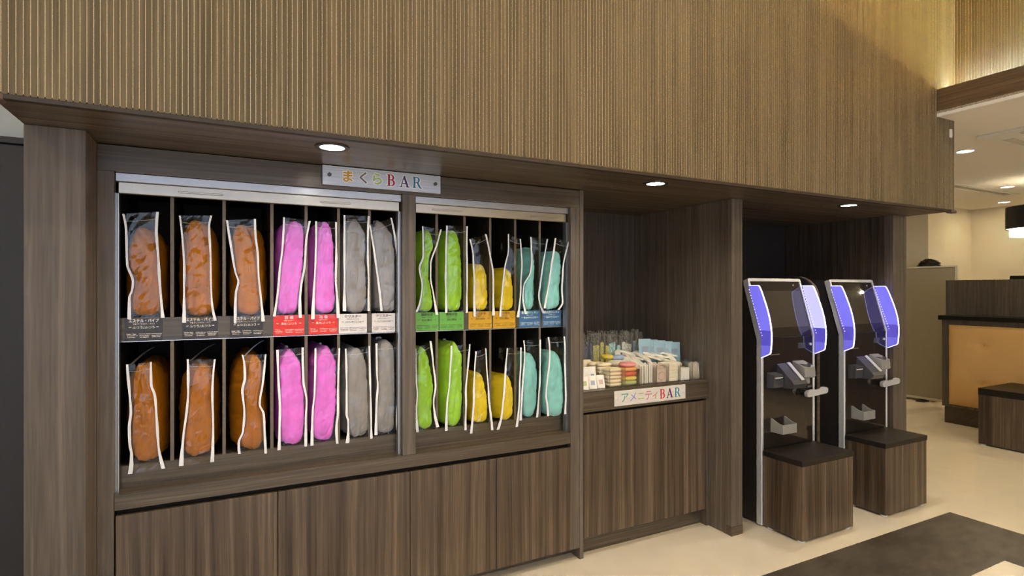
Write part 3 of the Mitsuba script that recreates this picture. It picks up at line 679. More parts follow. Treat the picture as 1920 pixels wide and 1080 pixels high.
# ---------------------------------------------------------------- pillows in clear bags
BAGS = [
 (1.757, [-0.365, -0.208], [[-0.355, 1.802], [-0.346, 1.744], [-0.342, 1.604], [-0.323, 1.532], [-0.326, 1.499], [-0.335, 1.469], [-0.335, 1.384]], [[-0.24, 1.818], [-0.244, 1.74], [-0.238, 1.64], [-0.232, 1.522], [-0.227, 1.454], [-0.222, 1.387]]),
 (1.797, [-0.174, -0.01], [[-0.162, 1.807], [-0.153, 1.716], [-0.146, 1.568], [-0.147, 1.511], [-0.147, 1.365]], [[-0.048, 1.814], [-0.056, 1.767], [-0.051, 1.651], [-0.049, 1.523], [-0.046, 1.453], [-0.033, 1.371]]),
 (1.788, [0.017, 0.176], [[0.011, 1.797], [0.027, 1.682], [0.045, 1.57], [0.055, 1.538], [0.045, 1.487], [0.042, 1.357]], [[0.119, 1.809], [0.121, 1.746], [0.131, 1.65], [0.134, 1.56], [0.141, 1.487], [0.149, 1.402], [0.152, 1.363]]),
 (1.815, [0.198, 0.323], [[0.237, 1.824], [0.231, 1.696], [0.22, 1.597], [0.211, 1.487], [0.197, 1.384]], [[0.346, 1.814], [0.33, 1.718], [0.322, 1.599], [0.309, 1.524], [0.303, 1.449], [0.306, 1.375]]),
 (1.819, [0.344, 0.467], [[0.373, 1.814], [0.369, 1.6], [0.363, 1.487], [0.358, 1.368]], [[0.461, 1.815], [0.462, 1.653], [0.46, 1.55], [0.466, 1.448], [0.47, 1.371]]),
 (1.844, [0.489, 0.609], [[0.499, 1.85], [0.499, 1.576], [0.499, 1.402]], [[0.611, 1.851], [0.606, 1.716], [0.609, 1.578], [0.611, 1.401]]),
 (1.842, [0.627, 0.76], [[0.616, 1.808], [0.639, 1.671], [0.655, 1.552], [0.665, 1.473], [0.671, 1.4]], [[0.718, 1.849], [0.74, 1.741], [0.753, 1.634], [0.757, 1.526], [0.766, 1.405]]),
 (1.805, [0.853, 0.942], [[0.878, 1.818], [0.881, 1.671], [0.861, 1.607], [0.874, 1.518], [0.864, 1.441], [0.845, 1.391]], [[0.973, 1.806], [0.948, 1.724], [0.918, 1.627], [0.918, 1.569], [0.934, 1.479], [0.951, 1.376]]),
 (1.813, [0.972, 1.095], [[1.005, 1.827], [0.999, 1.596], [1.001, 1.385]], [[1.115, 1.83], [1.114, 1.598], [1.115, 1.383]]),
 (1.643, [1.138, 1.253], [[1.13, 1.764], [1.151, 1.665], [1.156, 1.499], [1.155, 1.362]], [[1.222, 1.794], [1.247, 1.681], [1.262, 1.6], [1.263, 1.465], [1.265, 1.366]]),
 (1.622, [1.287, 1.415], [[1.353, 1.8], [1.353, 1.719], [1.333, 1.615], [1.311, 1.451], [1.303, 1.359]], [[1.427, 1.777], [1.433, 1.659], [1.429, 1.505], [1.411, 1.353]]),
 (1.736, [1.455, 1.52], [[1.49, 1.79], [1.496, 1.674], [1.486, 1.597], [1.446, 1.526], [1.442, 1.464], [1.461, 1.369]], [[1.596, 1.784], [1.571, 1.662], [1.549, 1.52], [1.543, 1.47], [1.576, 1.371]]),
 (1.72, [1.569, 1.678], [[1.646, 1.791], [1.625, 1.649], [1.6, 1.498], [1.58, 1.399]], [[1.737, 1.775], [1.706, 1.665], [1.693, 1.564], [1.689, 1.506], [1.694, 1.433], [1.667, 1.39]]),
 (1.199, [-0.363, -0.199], [[-0.342, 1.205], [-0.335, 1.09], [-0.33, 1.013], [-0.335, 0.958], [-0.333, 0.886], [-0.328, 0.847], [-0.333, 0.768]], [[-0.263, 1.21], [-0.262, 1.123], [-0.249, 1.072], [-0.243, 0.982], [-0.237, 0.869], [-0.22, 0.774]]),
 (1.183, [-0.174, -0.013], [[-0.134, 1.214], [-0.132, 1.085], [-0.138, 0.994], [-0.149, 0.904], [-0.157, 0.776]], [[-0.035, 1.208], [-0.044, 1.06], [-0.041, 0.937], [-0.042, 0.844], [-0.045, 0.775]]),
 (1.215, [0.019, 0.176], [[0.07, 1.221], [0.08, 1.121], [0.07, 1.069], [0.078, 0.972], [0.072, 0.889], [0.056, 0.844], [0.059, 0.796]], [[0.162, 1.219], [0.151, 1.098], [0.138, 1.003], [0.154, 0.959], [0.158, 0.879], [0.162, 0.785]]),
 (1.232, [0.198, 0.327], [[0.21, 1.236], [0.214, 1.1], [0.22, 0.97], [0.218, 0.873], [0.216, 0.793]], [[0.315, 1.242], [0.318, 1.092], [0.332, 0.997], [0.328, 0.91], [0.328, 0.794]]),
 (1.238, [0.344, 0.47], [[0.37, 1.236], [0.366, 1.032], [0.358, 0.944], [0.355, 0.794]], [[0.476, 1.231], [0.469, 1.036], [0.469, 0.933], [0.462, 0.87], [0.466, 0.79]]),
 (1.227, [0.489, 0.618], [[0.504, 1.227], [0.509, 1.033], [0.509, 0.917], [0.516, 0.89], [0.511, 0.787]], [[0.613, 1.235], [0.619, 1.024], [0.624, 0.793]]),
 (1.257, [0.645, 0.75], [[0.647, 1.246], [0.649, 1.101], [0.654, 1.041], [0.649, 0.968], [0.646, 0.807]], [[0.761, 1.251], [0.757, 1.013], [0.746, 0.906], [0.753, 0.808]]),
 (1.212, [0.853, 0.944], [[0.839, 1.211], [0.843, 1.065], [0.848, 0.976], [0.845, 0.887], [0.851, 0.798]], [[0.918, 1.246], [0.931, 1.136], [0.943, 1.019], [0.933, 0.943], [0.938, 0.884], [0.955, 0.812]]),
 (1.234, [0.972, 1.102], [[1.027, 1.218], [1.02, 1.033], [1.006, 0.923], [1.001, 0.787]], [[1.13, 1.221], [1.119, 1.105], [1.108, 0.953], [1.107, 0.778]]),
 (1.065, [1.135, 1.264], [[1.164, 1.182], [1.155, 1.003], [1.151, 0.923], [1.144, 0.83], [1.138, 0.758]], [[1.218, 1.196], [1.232, 1.024], [1.241, 0.915], [1.25, 0.833], [1.258, 0.761]]),
 (1.043, [1.268, 1.415], [[1.345, 1.19], [1.337, 1.071], [1.326, 0.935], [1.311, 0.827], [1.292, 0.76]], [[1.429, 1.19], [1.424, 1.003], [1.419, 0.871], [1.405, 0.761]]),
 (1.155, [1.451, 1.552], [[1.446, 1.227], [1.453, 1.14], [1.442, 1.001], [1.435, 0.897], [1.429, 0.794]], [[1.551, 1.227], [1.547, 1.064], [1.543, 0.916], [1.531, 0.8]]),
 (1.161, [1.573, 1.691], [[1.603, 1.239], [1.609, 1.146], [1.596, 0.99], [1.588, 0.912], [1.596, 0.868], [1.602, 0.8]], [[1.707, 1.239], [1.712, 1.017], [1.714, 0.887], [1.714, 0.8]]),
]

TONE = {'orange': (0.47, 0.185, 0.006), 'pink': (0.88, 0.24, 0.80), 'grey': (0.34, 0.32, 0.31), 'green': (0.42, 0.70, 0.05), 'yellow': (0.90, 0.70, 0.03), 'teal': (0.40, 0.68, 0.62)}
TINT = {'orange': (0.90, 0.82, 0.72), 'pink': (0.95, 0.84, 0.95), 'grey': (0.90, 0.90, 0.90), 'green': (0.86, 0.94, 0.80), 'yellow': (0.92, 0.90, 0.76), 'teal': (0.76, 0.92, 0.93)}  # tints imitate the pillow colour reflected inside the clear film
for c in TONE:
    M['cotton_' + c] = principled(P(cloth_fn(TONE[c])), 0.75, 0.25, sheen=0.3)
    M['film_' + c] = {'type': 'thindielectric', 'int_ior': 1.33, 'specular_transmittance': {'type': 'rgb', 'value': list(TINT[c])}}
M['pillow_tab'] = principled((0.80, 0.74, 0.72), 0.7)
M['strap_blue'] = principled((0.42, 0.52, 0.66), 0.4)
M['strap_grey'] = principled((0.07, 0.075, 0.08), 0.4)
PCOL = ['orange'] * 3 + ['pink'] * 2 + ['grey'] * 2 + ['green'] * 2 + ['yellow'] * 2 + ['teal'] * 2
CELL = [-0.374] + DIV[:6] + [0.745] + [0.836] + DIV[7:] + [1.702]
CELLS = [(a, b) for j, (a, b) in enumerate(zip(CELL[:-1], CELL[1:])) if j != 7]


def curve(pts, zs):
    """Smooth x(z) through the given points (x, z)."""
    p = np.array(sorted(pts, key=lambda q: q[1]))
    from scipy.interpolate import PchipInterpolator
    return PchipInterpolator(p[:, 1], p[:, 0])(np.clip(zs, p[0, 1], p[-1, 1]))


def sm(t):
    t = np.clip(t, 0, 1)
    return t * t * (3 - 2 * t)


def ribbon(xs, ys, zs, w, th):
    """A flat band that runs upwards through the points, w wide along X, th thick along Y."""
    rings = [[(x - w / 2, y, z), (x + w / 2, y, z), (x + w / 2, y + th, z), (x - w / 2, y + th, z)] for x, y, z in zip(xs, ys, zs)]
    return loft(rings)


STRAPS = {13: 'strap_grey', 14: 'strap_grey', 15: 'strap_blue', 21: 'strap_grey', 23: 'strap_grey'}
TABBED = {3, 4, 5, 6, 16, 17, 19, 21}
POINTED = {5, 6, 16, 17, 21}
for i, (ptop, ext, left, right) in enumerate(BAGS):
    up, col = i < 13, PCOL[i % 13]
    same = [j for j in range(13) if PCOL[j] == col]
    w = WHICH[len(same)][same.index(i % 13)]
    k = thing('pillow_bag', f'{col} pillow in a clear bag on the {"upper" if up else "lower"} shelf, {w} of its colour there', 'pillow', f'{col} pillows in clear bags')
    r = np.random.default_rng(100 + i)
    shelf = 1.3895 if up else 0.800
    c0, c1 = CELLS[i % 13]
    c0, c1 = c0 + 0.009, c1 - 0.009
    yf = 2.681
    if i in (12, 25):
        yf = 2.634
    sc_ = yf / 2.682
    fit = lambda pts: [(p[0] * sc_, 1.5 + (p[1] - 1.5) * sc_) for p in pts]  # noqa: E731
    left, right = fit(left), fit(right)
    zl0, zl1, zr0, zr1 = left[-1][1], left[0][1], right[-1][1], right[0][1]
    nz = 56
    s = np.linspace(0, 1, nz)
    ZL, ZR = zl0 + (zl1 - zl0) * s, zr0 + (zr1 - zr0) * s
    XL, XR = curve(left, ZL), curve(right, ZR)
    wob = lambda z, q: 0.005 * (meshkit.noise(np.stack([z * 11, np.full_like(z, q * 3.1), z * 0], -1), i) - 0.5) * 2  # noqa: E731
    YL, YR = yf + wob(ZL, 1.0), yf + wob(ZR, 2.0)
    # -- the pillow: sections from the shelf to its top
    zb, zt = shelf + 0.002, ptop
    e0, e1 = max(ext[0], c0 + 0.004), min(ext[1], c1 - 0.004)
    ts = np.array([0, 0.004, 0.012, 0.025, 0.045, 0.07, 0.10, 0.14, 0.20, 0.28, 0.36, 0.42, 0.455, 0.472, 0.48])
    npz = 56
    u = np.linspace(-1, 1, npz)
    u = np.sign(u) * (1 - (1 - np.abs(u)) ** 1.6)
    pb = 7.0
    if i in POINTED:
        kt = np.minimum(1 - 0.12 * np.clip(u, 0, 1) ** 2, 0.10 + 0.95 * np.clip((1 - u) / 0.36, 0, 1) ** 0.8)
    else:
        kt = (1 - np.clip(np.abs(u), 0, 1) ** 3.6) ** 0.42 * (1 - 0.10 * np.clip(u, 0, 1))
    kk = np.where(u > 0, kt, (1 - np.abs(u) ** pb) ** 0.36)
    kk = np.maximum(kk, 0.05)
    zz = zb + (u + 1) / 2 * (zt - zb)
    gl, gr = np.interp(zz, ZL, XL), np.interp(zz, ZR, XR)
    rings = []
    back = np.clip((0.4805 - ts) / 0.08, 0, 1)
    q = (0.86 + 0.14 * np.sqrt(1 - (1 - np.clip(ts / 0.025, 0, 1)) ** 2)) * np.sqrt(back * (2 - back))
    for j in range(npz):
        g0, g1 = gl[j] + 0.003, gr[j] - 0.003
        if i in (12, 25, 7, 8, 9, 10, 11, 20, 21, 22, 23, 24):        # the gusset stands wider than the pillow
            g0, g1 = max(g0, e0 - 0.002), min(g1, e1 + 0.002)
        wide = sm(ts / 0.10)
        a, b = g0 + (e0 - g0) * wide, g1 + (e1 - g1) * wide
        mid, hw = (a + b) / 2, (b - a) / 2 * q * kk[j]
        lean = 0.05 * (1 - kk[j]) if u[j] > 0 else 0.03 * (1 - kk[j])
        y = yf + 0.009 + lean + ts * (1 - 0.25 * (1 - kk[j]))
        lft = np.stack([mid - hw, y, np.full_like(y, zz[j])], 1)[::-1]
        rgt = np.stack([mid + hw, y, np.full_like(y, zz[j])], 1)
        f5 = np.linspace(-0.85, 0.85, 13)
        frt = np.stack([mid[0] + hw[0] * f5, y[0] - 0.005 * (1 - f5 ** 2), np.full(13, zz[j])], 1)
        rings.append(np.vstack([lft, frt, rgt]))
    m = loft(rings)
    v = np.array(m.vertices)
    nv = m.vertex_normals
    fold = meshkit.fbm(np.stack([v[:, 0] * 26 + v[:, 1] * 14, v[:, 1] * 9, v[:, 2] * 8], -1), 3, 50 + i) - 0.5
    crease = np.abs(meshkit.noise(np.stack([v[:, 0] * 30 + v[:, 2] * 9, v[:, 1] * 12, v[:, 2] * 17 - v[:, 0] * 14], -1), 70 + i) - 0.5)
    vert = np.abs(meshkit.fbm(np.stack([v[:, 0] * 30 + v[:, 1] * 22, v[:, 1] * 6, v[:, 2] * 3.5], -1), 2, 90 + i) - 0.5)
    v = v + nv * (0.010 * fold - 0.0045 * sm(1 - vert / 0.13) - 0.004 * sm(1 - crease / 0.10))[:, None]
    v[:, 2] = np.maximum(v[:, 2], zb - 0.001)
    v[:, 0] = np.clip(v[:, 0], c0 - 0.001, c1 + 0.001)
    v[:, 1] = np.maximum(v[:, 1], yf + 0.002)
    m.vertices = v
    pil = part(k, 'pillow', m, 'cotton_' + col, True)
    if i in TABBED:
        top = np.argmax(v[:, 2])
        near = v[v[:, 2] > zt - 0.02].mean(0)
        part(pil, 'tab', pillowy(0.030 if i not in POINTED else 0.016, 0.022, 0.020, (near[0], near[1] - 0.004, zt - 0.001), 2.5), 'pillow_tab', True, label='small white corner at the top of the pillow')
    # -- the film: front gusset and two sides
    nx = 15
    a = np.linspace(0, 1, nx)
    gx = XL[:, None] + (XR - XL)[:, None] * a
    gz = ZL[:, None] + (ZR - ZL)[:, None] * a
    gy = YL[:, None] + (YR - YL)[:, None] * a
    bump = meshkit.fbm(np.stack([gx * 28, gz * 20, gx * 0 + i], -1), 3, 30 + i) - 0.5
    edge = np.sin(PI * a)[None, :]
    fine = meshkit.fbm(np.stack([gx * 90, gz * 70, gx * 0 + i], -1), 2, 31 + i) - 0.5
    ends = 0.35 + 0.65 * np.maximum(sm((0.16 - s) / 0.1), sm((s - 0.86) / 0.1))[:, None]
    front = sheet(np.stack([gx, gy + edge * (0.010 * bump + 0.0085 * ends * fine - 0.004), gz], -1))
    sides = []
    tt = np.array([0, 0.008, 0.02, 0.04, 0.07, 0.11, 0.17, 0.26, 0.36, 0.46, 0.50])
    for X, Y, Z, e in ((XL, YL, ZL, max(min(e0 - 0.012, XL.min()), c0)), (XR, YR, ZR, min(max(e1 + 0.012, XR.max()), c1))):
        sx = X[:, None] + (e - X)[:, None] * sm(tt / 0.11)
        zlow = np.where(tt < 0.02, Z[0], max(Z[0], shelf + 0.001))
        sz = zlow[None, :] + (Z[-1] - zlow)[None, :] * s[:, None] - (0.10 * s[:, None] ** 3 * sm((tt - 0.1) / 0.4)[None, :])
        sy = Y[:, None] + tt[None, :]
        bmp = meshkit.fbm(np.stack([sy * 22, sz * 22, sx * 0 + 3 * i], -1), 3, 60 + i) - 0.5
        sx = np.clip(sx + 0.008 * bmp * sm(tt / 0.05)[None, :], c0 - 0.006, c1 + 0.006) if i not in (12, 25) else sx
        sides.append(sheet(np.stack([sx, sy, sz], -1)))
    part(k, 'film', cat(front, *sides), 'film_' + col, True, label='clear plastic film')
    for X, Y, Z, sd in ((XL, YL, ZL, -1), (XR, YR, ZR, 1)):
        wd = np.full(nz, 0.0100) * (0.75 + 0.5 * meshkit.noise(np.stack([Z * 14, Z * 0 + sd, Z * 0], -1), 9 + i)) * (0.85 + 0.5 * sm((0.25 - s) / 0.25))
        rings = [[(x - q / 2, y - 0.0035, z), (x + q / 2, y - 0.0035, z), (x + q / 2, y, z), (x - q / 2, y, z)] for x, y, z, q in zip(X, Y, Z, wd)]
        part(k, 'piping', loft(rings), 'piping_white', label='white piping')
    zs = np.linspace(ZL[-1] - 0.028, ZR[-1] - 0.028, nx)
    part(k, 'seam', tube(np.stack([np.linspace(XL[-3], XR[-3], nx), np.linspace(YL[-3], YR[-3], nx) - 0.001, zs - 0.004 * np.sin(PI * a)], 1), 0.0007, 4), 'piping_white', label='thin stitched seam')
    if i in STRAPS:
        q = np.linspace(0, 1, 14)
        hx, hz, hy = XL[-1] + (XR - XL)[-1] * (0.1 + 0.85 * q ** 1.4), max(ZL[-1], ZR[-1]) - 0.010 + 0.055 * q ** 1.6 * (2.2 - q) * 0.85, yf + 0.030 + 0.10 * q
        rings = [[(x - 0.004, y - 0.008, z), (x - 0.003, y - 0.008, z + 0.002), (x + 0.006, y + 0.008, z + 0.002), (x + 0.005, y + 0.008, z)] for x, y, z in zip(hx, hy, hz)]
        part(k, 'handle', loft(rings), STRAPS[i], 50, label='carrying strap of the bag')

# ---------------------------------------------------------------- amenity counter
k = thing('amenity_counter', 'low wooden counter with one door in the niche, carrying the amenity trays', 'counter')
AY = 2.613
part(k, 'door', box(1.793, 2.731, AY, AY + 0.02, 0.108, 0.799, 0.001), 'wood_door')
part(k, 'front_rail', box(1.789, 2.748, AY - 0.003, AY + 0.018, 0.8125, 0.930, 0.001), 'wood_rail')
part(k, 'worktop', box(1.789, 2.748, AY + 0.0185, BACKY - 0.001, 0.905, 0.930, 0.001), 'wood_rail')
part(k, 'finger_gap', box(1.793, 2.731, AY + 0.03, AY + 0.05, 0.75, 0.82), 'gap_dark')
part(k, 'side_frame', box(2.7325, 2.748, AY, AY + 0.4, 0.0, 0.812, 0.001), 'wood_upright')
part(k, 'toe_kick', box(1.789, 2.732, 2.668, 2.69, 0.0, 0.75), 'wood_rail')

CT = 0.9305                                      # top of the counter
AX = [1.991, 2.104, 2.224, 2.345, 2.441, 2.535, 2.637, 2.728]
k = thing('acrylic_tray', 'clear acrylic compartment tray on the front of the amenity counter', 'tray')
part(k, 'front_panel', box(1.991, 2.728, 2.640, 2.6425, CT, CT + 0.113), 'acrylic')
part(k, 'base', box(1.991, 2.728, 2.643, 2.800, CT, CT + 0.0025), 'acrylic')
for x in AX:
    part(k, 'partition', box(x - 0.0012, x + 0.0012, 2.643, 2.830, CT + 0.003, CT + 0.113), 'acrylic')
    part(k, 'partition_edge', box(x - 0.0012, x + 0.0012, 2.6375, 2.6395, CT, CT + 0.113), colour('acrylic_edge', (0.14, 0.11, 0.08), 0.3), label='dark cut edge of the acrylic')
k = thing('display_riser', 'low stepped riser at the back of the amenity counter, behind the trays', 'stand')
solo(k, cat(box(1.83, 2.745, 2.835, 2.93, CT, CT + 0.055), box(1.83, 2.745, 2.931, 3.30, CT, CT + 0.085)), 'wood_rail')

colour('paper_cream', (0.84, 0.73, 0.49), 0.6)
colour('paper_white', (0.90, 0.86, 0.76), 0.5)
colour('paper_ivory', (0.86, 0.79, 0.62), 0.55)
colour('print_green', (0.46, 0.50, 0.26), 0.5)
colour('print_blue', (0.36, 0.40, 0.50), 0.5)
colour('print_pink', (0.62, 0.46, 0.38), 0.5)
colour('sachet_blue', (0.28, 0.44, 0.52), 0.35)
colour('sachet_ink', (0.27, 0.33, 0.40), 0.4)
for nm, c in dict(pink=(0.80, 0.33, 0.32), orange=(0.78, 0.40, 0.12), red=(0.72, 0.10, 0.07), yellow=(0.78, 0.60, 0.10), green=(0.45, 0.55, 0.22), blue=(0.33, 0.42, 0.58)).items():
    colour('sponge_' + nm, c, 0.85, 0.1)


def sachet(label, group, x, y, z, w, h, lean, turn, mat, ink=None, cat_='sachet', th=0.006):
    """A flat filled packet standing on its lower edge and leaning back."""
    k = thing('sachet', label, cat_, group)
    tf = trimesh.transformations.rotation_matrix(turn, [0, 0, 1])
    rx = trimesh.transformations.rotation_matrix(-lean, [1, 0, 0])
    low = th * 0.5 * abs(math.sin(lean))

    def put(m):
        m.apply_transform(rx)
        m.apply_transform(tf)
        m.apply_translation((x, y, z + low))
        return m
    g = np.zeros((8, 8, 3))
    a = np.linspace(-1, 1, 8)
    A, B = np.meshgrid(a, a, indexing='ij')
    puff = th / 2 * (1 - A ** 4) * (1 - B ** 4) + 0.0004
    fr = sheet(np.stack([A * w / 2, -puff, (B + 1) * h / 2], -1))
    bk = sheet(np.stack([A * w / 2, puff, (B + 1) * h / 2], -1))
    fr.invert()
    part(k, 'packet', put(cat(fr, bk)), mat, True)
    if ink:
        part(k, 'printed_panel', put(box(-0.26 * w, 0.26 * w, -th / 2 - 0.0012, -th / 2 - 0.0002, *((0.28 * h, 0.62 * h) if h < 0.15 else (0.56 * h, 0.74 * h)))), ink)
    return k


POSN = ['leftmost', 'second from the left', 'third from the left', 'fourth from the left', 'fifth from the left', 'sixth from the left', 'rightmost']
for j, (x, ink, nm) in enumerate(((1.832, 'print_green', 'green'), (1.891, 'print_blue', 'blue'), (1.950, 'print_pink', 'pink'))):
    sachet(f'white sachet with a {nm} print leaning in the front row of the counter', 'white sachets at the counter front', x, 2.655 + 0.003 * j, CT, 0.046, 0.078, 0.42, -0.30, 'paper_white', ink)
for j, x in enumerate((1.820, 1.862, 1.905, 1.943)):
    sachet(f'white sachet leaning behind the printed ones, {POSN[j]} of four', 'white sachets in the second row', x, 2.735, CT, 0.056, 0.118, 0.40, -0.30, 'paper_white', 'print_blue' if j % 2 else None)
for j in range(4):
    sachet(f'tall cream packet leaning against the cabinet side, {POSN[j]} of four', 'tall cream packets', 1.835 + 0.045 * j, 2.80, CT, 0.048, 0.150, 0.30, -0.12, 'paper_cream')


def soft(name, label, category, group, size, at, mat, rot=0.0, tilt=0.0, p=3.5):
    k = thing(name, label, category, group)
    return solo(k, pillowy(*size, at, p, 2, rot, tilt), mat, True)


for j in range(5):                               # stack of folded cream cloths, then rows behind
    soft('folded_cloth', f'cream folded cloth in the front stack beside the sponges, {["lowest", "second from below", "third from below", "fourth from below", "topmost"][j]}', 'cloth', 'cream cloths in the front stack', (0.100, 0.085, 0.0222), (2.047, 2.690, CT + 0.0142 + 0.0215 * j), 'paper_cream', 0.02 * (-1) ** j)
for row in range(3):
    for j in range(6):
        soft('folded_cloth', f'cream folded cloth in the {["first", "second", "third"][row]} row behind the front stack, {["lowest", "second", "third", "fourth", "fifth", "topmost"][j]} in its pile', 'cloth', 'cream cloths in the rear rows', (0.098, 0.05, 0.0222), (2.04 - 0.028 * row, 2.760 + 0.053 * row, CT + 0.0142 + 0.0215 * j), 'paper_cream', 0.03 * (-1) ** (j + row))
for j, c in enumerate(('green', 'yellow', 'red', 'orange', 'pink')):
    soft('sponge', f'{c} bath sponge in the front stack of coloured sponges', 'sponge', 'coloured bath sponges', (0.103, 0.09, 0.0285), (2.164, 2.692, CT + 0.0165 + 0.0268 * j), 'sponge_' + c, 0.04 * (-1) ** j, p=2.8)
soft('sponge', 'yellow bath sponge lying behind the pink one', 'sponge', 'coloured bath sponges', (0.050, 0.075, 0.032), (2.120, 2.835, CT + 0.155), 'sponge_yellow', 0.7, p=2.6)
soft('sponge', 'blue bath sponge lying behind the pink one', 'sponge', 'coloured bath sponges', (0.085, 0.050, 0.034), (2.185, 2.812, CT + 0.150), 'sponge_blue', -0.1, p=2.6)
for j in range(4):
    soft('sponge', f'pale sponge in a wrapper behind the coloured ones, {POSN[j] if j < 3 else "rightmost"}', 'sponge', 'wrapped pale sponges', (0.098, 0.095, 0.034), (2.163, 2.795, CT + 0.020 + 0.033 * j), 'paper_ivory', 0.05 * j)

colour('brush_white', (0.80, 0.76, 0.66), 0.35)
colour('wrap_white', (0.88, 0.83, 0.70), 0.4)
for j in range(6):
    x = 2.238 + 0.0175 * j
    k = thing('toothbrush', f'wrapped white toothbrush standing in the tray, {POSN[j] if j < 5 else "rightmost"}', 'toothbrush', 'wrapped toothbrushes in the tray')
    solo(k, box(x - 0.006, x + 0.006, 2.655 + 0.003 * (j % 2), 2.667 + 0.003 * (j % 2), CT + 0.003, CT + 0.118 + 0.006 * (j % 3), 0.0035), 'brush_white', 30)
r = np.random.default_rng(5)
for j in range(16):
    x, y = 2.225 + 0.018 * (j % 6) + r.uniform(-.004, .004), 2.715 + 0.028 * (j // 6)
    k = thing('toothbrush', f'wrapped toothbrush lying behind the standing toothbrushes, {POSN[j % 6] if j % 6 < 5 else "rightmost"} in the {["lower", "middle", "upper"][j // 6]} layer', 'toothbrush', 'wrapped toothbrushes in the heap')
    m = pillowy(0.020, 0.175, 0.013, p=3)
    m.apply_transform(trimesh.transformations.rotation_matrix(0.12 + 0.03 * (j % 3), [1, 0, 0]))
    m.apply_transform(trimesh.transformations.rotation_matrix(r.uniform(-0.5, 0.5), [0, 0, 1]))
    m.apply_translation((x, y + 0.03, CT + 0.105 + 0.012 * (j // 6) + 0.004 * (j % 3)))
    solo(k, m, 'wrap_white', True)
for j in range(5):
    k = thing('card_pack', f'pale pink packet in the tray beside the toothbrushes, {["frontmost, with a printed circle", "second from the front", "third from the front", "fourth from the front", "rearmost"][j]}', 'packet', 'pink packets in the tray')
    y = 2.650 + 0.021 * j
    solo(k, box(2.356, 2.431, y, y + 0.018, CT + 0.003, CT + 0.090 + 0.006 * j, 0.003), colour('pack_pink', (0.66, 0.52, 0.44), 0.5))
    if j == 0:
        part(k, 'printed_circle', upright(extrude(Point(2.394, CT + 0.042).buffer(0.026, 24).difference(Point(2.394, CT + 0.042).buffer(0.0238, 24)), 0.0006), 2.6496), colour('ink_plum', (0.25, 0.08, 0.10), 0.5), label='thin printed circle')
for j in range(5):
    k = thing('cotton_pack', f'white cotton pack stacked in the tray, {["lowest", "second from below", "third from below", "fourth from below", "topmost"][j]}', 'packet', 'white cotton packs in the tray')
    solo(k, box(2.449, 2.527, 2.648, 2.752, CT + 0.003 + 0.0222 * j, CT + 0.0248 + 0.0222 * j, 0.004), 'paper_ivory', 35)
k = thing('small_box', 'small plain white box in the tray beside the stacked cotton packs', 'box')
solo(k, box(2.548, 2.622, 2.648, 2.700, CT + 0.003, CT + 0.080, 0.002), 'paper_white')
for j in range(3):
    soft('wrapped_pack', f'pale wrapped pack lying behind the small white box, {["lowest", "middle", "topmost"][j]} of three', 'packet', 'pale packs behind the white box', (0.09, 0.08, 0.036), (2.586, 2.748, CT + 0.021 + 0.035 * j), 'paper_ivory')
for j in range(7):
    sachet(f'thin white packet standing at the right end of the tray, {POSN[j]}', 'thin white packets at the tray end', 2.648 + 0.0115 * j, 2.668, CT + 0.003, 0.045, 0.100 + 0.004 * (j % 3), 0.05, 1.15, 'paper_white', None, 'packet')
for j in range(24):                              # wrapped combs strewn over the middle
    x, y = 2.24 + 0.075 * (j % 6) + r.uniform(-.015, .015), 2.795 + 0.034 * (j // 6)
    k = thing('wrapped_comb', f'pale wrapped comb lying in the middle heap, {POSN[j % 6] if j % 6 < 5 else "rightmost"} of the {["front", "second", "third", "rear"][j // 6]} row', 'comb', 'pale wrapped combs')
    m = pillowy(0.040, 0.125, 0.017, p=3)
    m.apply_transform(trimesh.transformations.rotation_matrix(0.2, [1, 0, 0]))
    m.apply_transform(trimesh.transformations.rotation_matrix(r.uniform(-1.0, 1.0), [0, 0, 1]))
    m.apply_translation((x, y, CT + 0.118 + 0.006 * (j % 4) + 0.010 * (j // 6)))
    solo(k, m, 'wrap_white', True)
for j in range(5):
    sachet(f'pale blue sachet standing at the back right, {POSN[j] if j < 4 else "rightmost"} of five', 'pale blue sachets', 2.452 + 0.054 * j, 2.868 - 0.010 * j, CT + 0.0555, 0.088, 0.195 - 0.007 * j, 0.05 + 0.07 * (j % 2), -0.20 - 0.16 * (j % 2), 'sachet_blue', 'sachet_ink', 'sachet', 0.010)

# hair brushes and combs in crinkled cellophane at the back
M['cellophane'] = {'type': 'blendbsdf', 'weight': 0.11, 'a': {'type': 'thindielectric', 'int_ior': 1.5}, 'b': principled((0.72, 0.69, 0.58), 0.3)}
tones = [tuple(1.9 * q for q in c) for c in [(0.30, 0.10, 0.05), (0.28, 0.09, 0.06), (0.14, 0.05, 0.10), (0.10, 0.04, 0.12), (0.045, 0.05, 0.08), (0.04, 0.05, 0.07), (0.05, 0.055, 0.08), (0.30, 0.27, 0.08), (0.32, 0.30, 0.10), (0.30, 0.28, 0.10), (0.30, 0.30, 0.18),
         (0.22, 0.36, 0.36), (0.24, 0.40, 0.40), (0.22, 0.36, 0.38), (0.30, 0.29, 0.25), (0.33, 0.31, 0.26), (0.30, 0.29, 0.25), (0.10, 0.13, 0.17), (0.06, 0.09, 0.14)]]
WORD = ['brown', 'brown', 'plum', 'plum', 'dark', 'dark', 'dark', 'olive', 'olive', 'olive', 'olive', 'teal', 'teal', 'teal', 'beige', 'beige', 'beige', 'navy', 'navy']
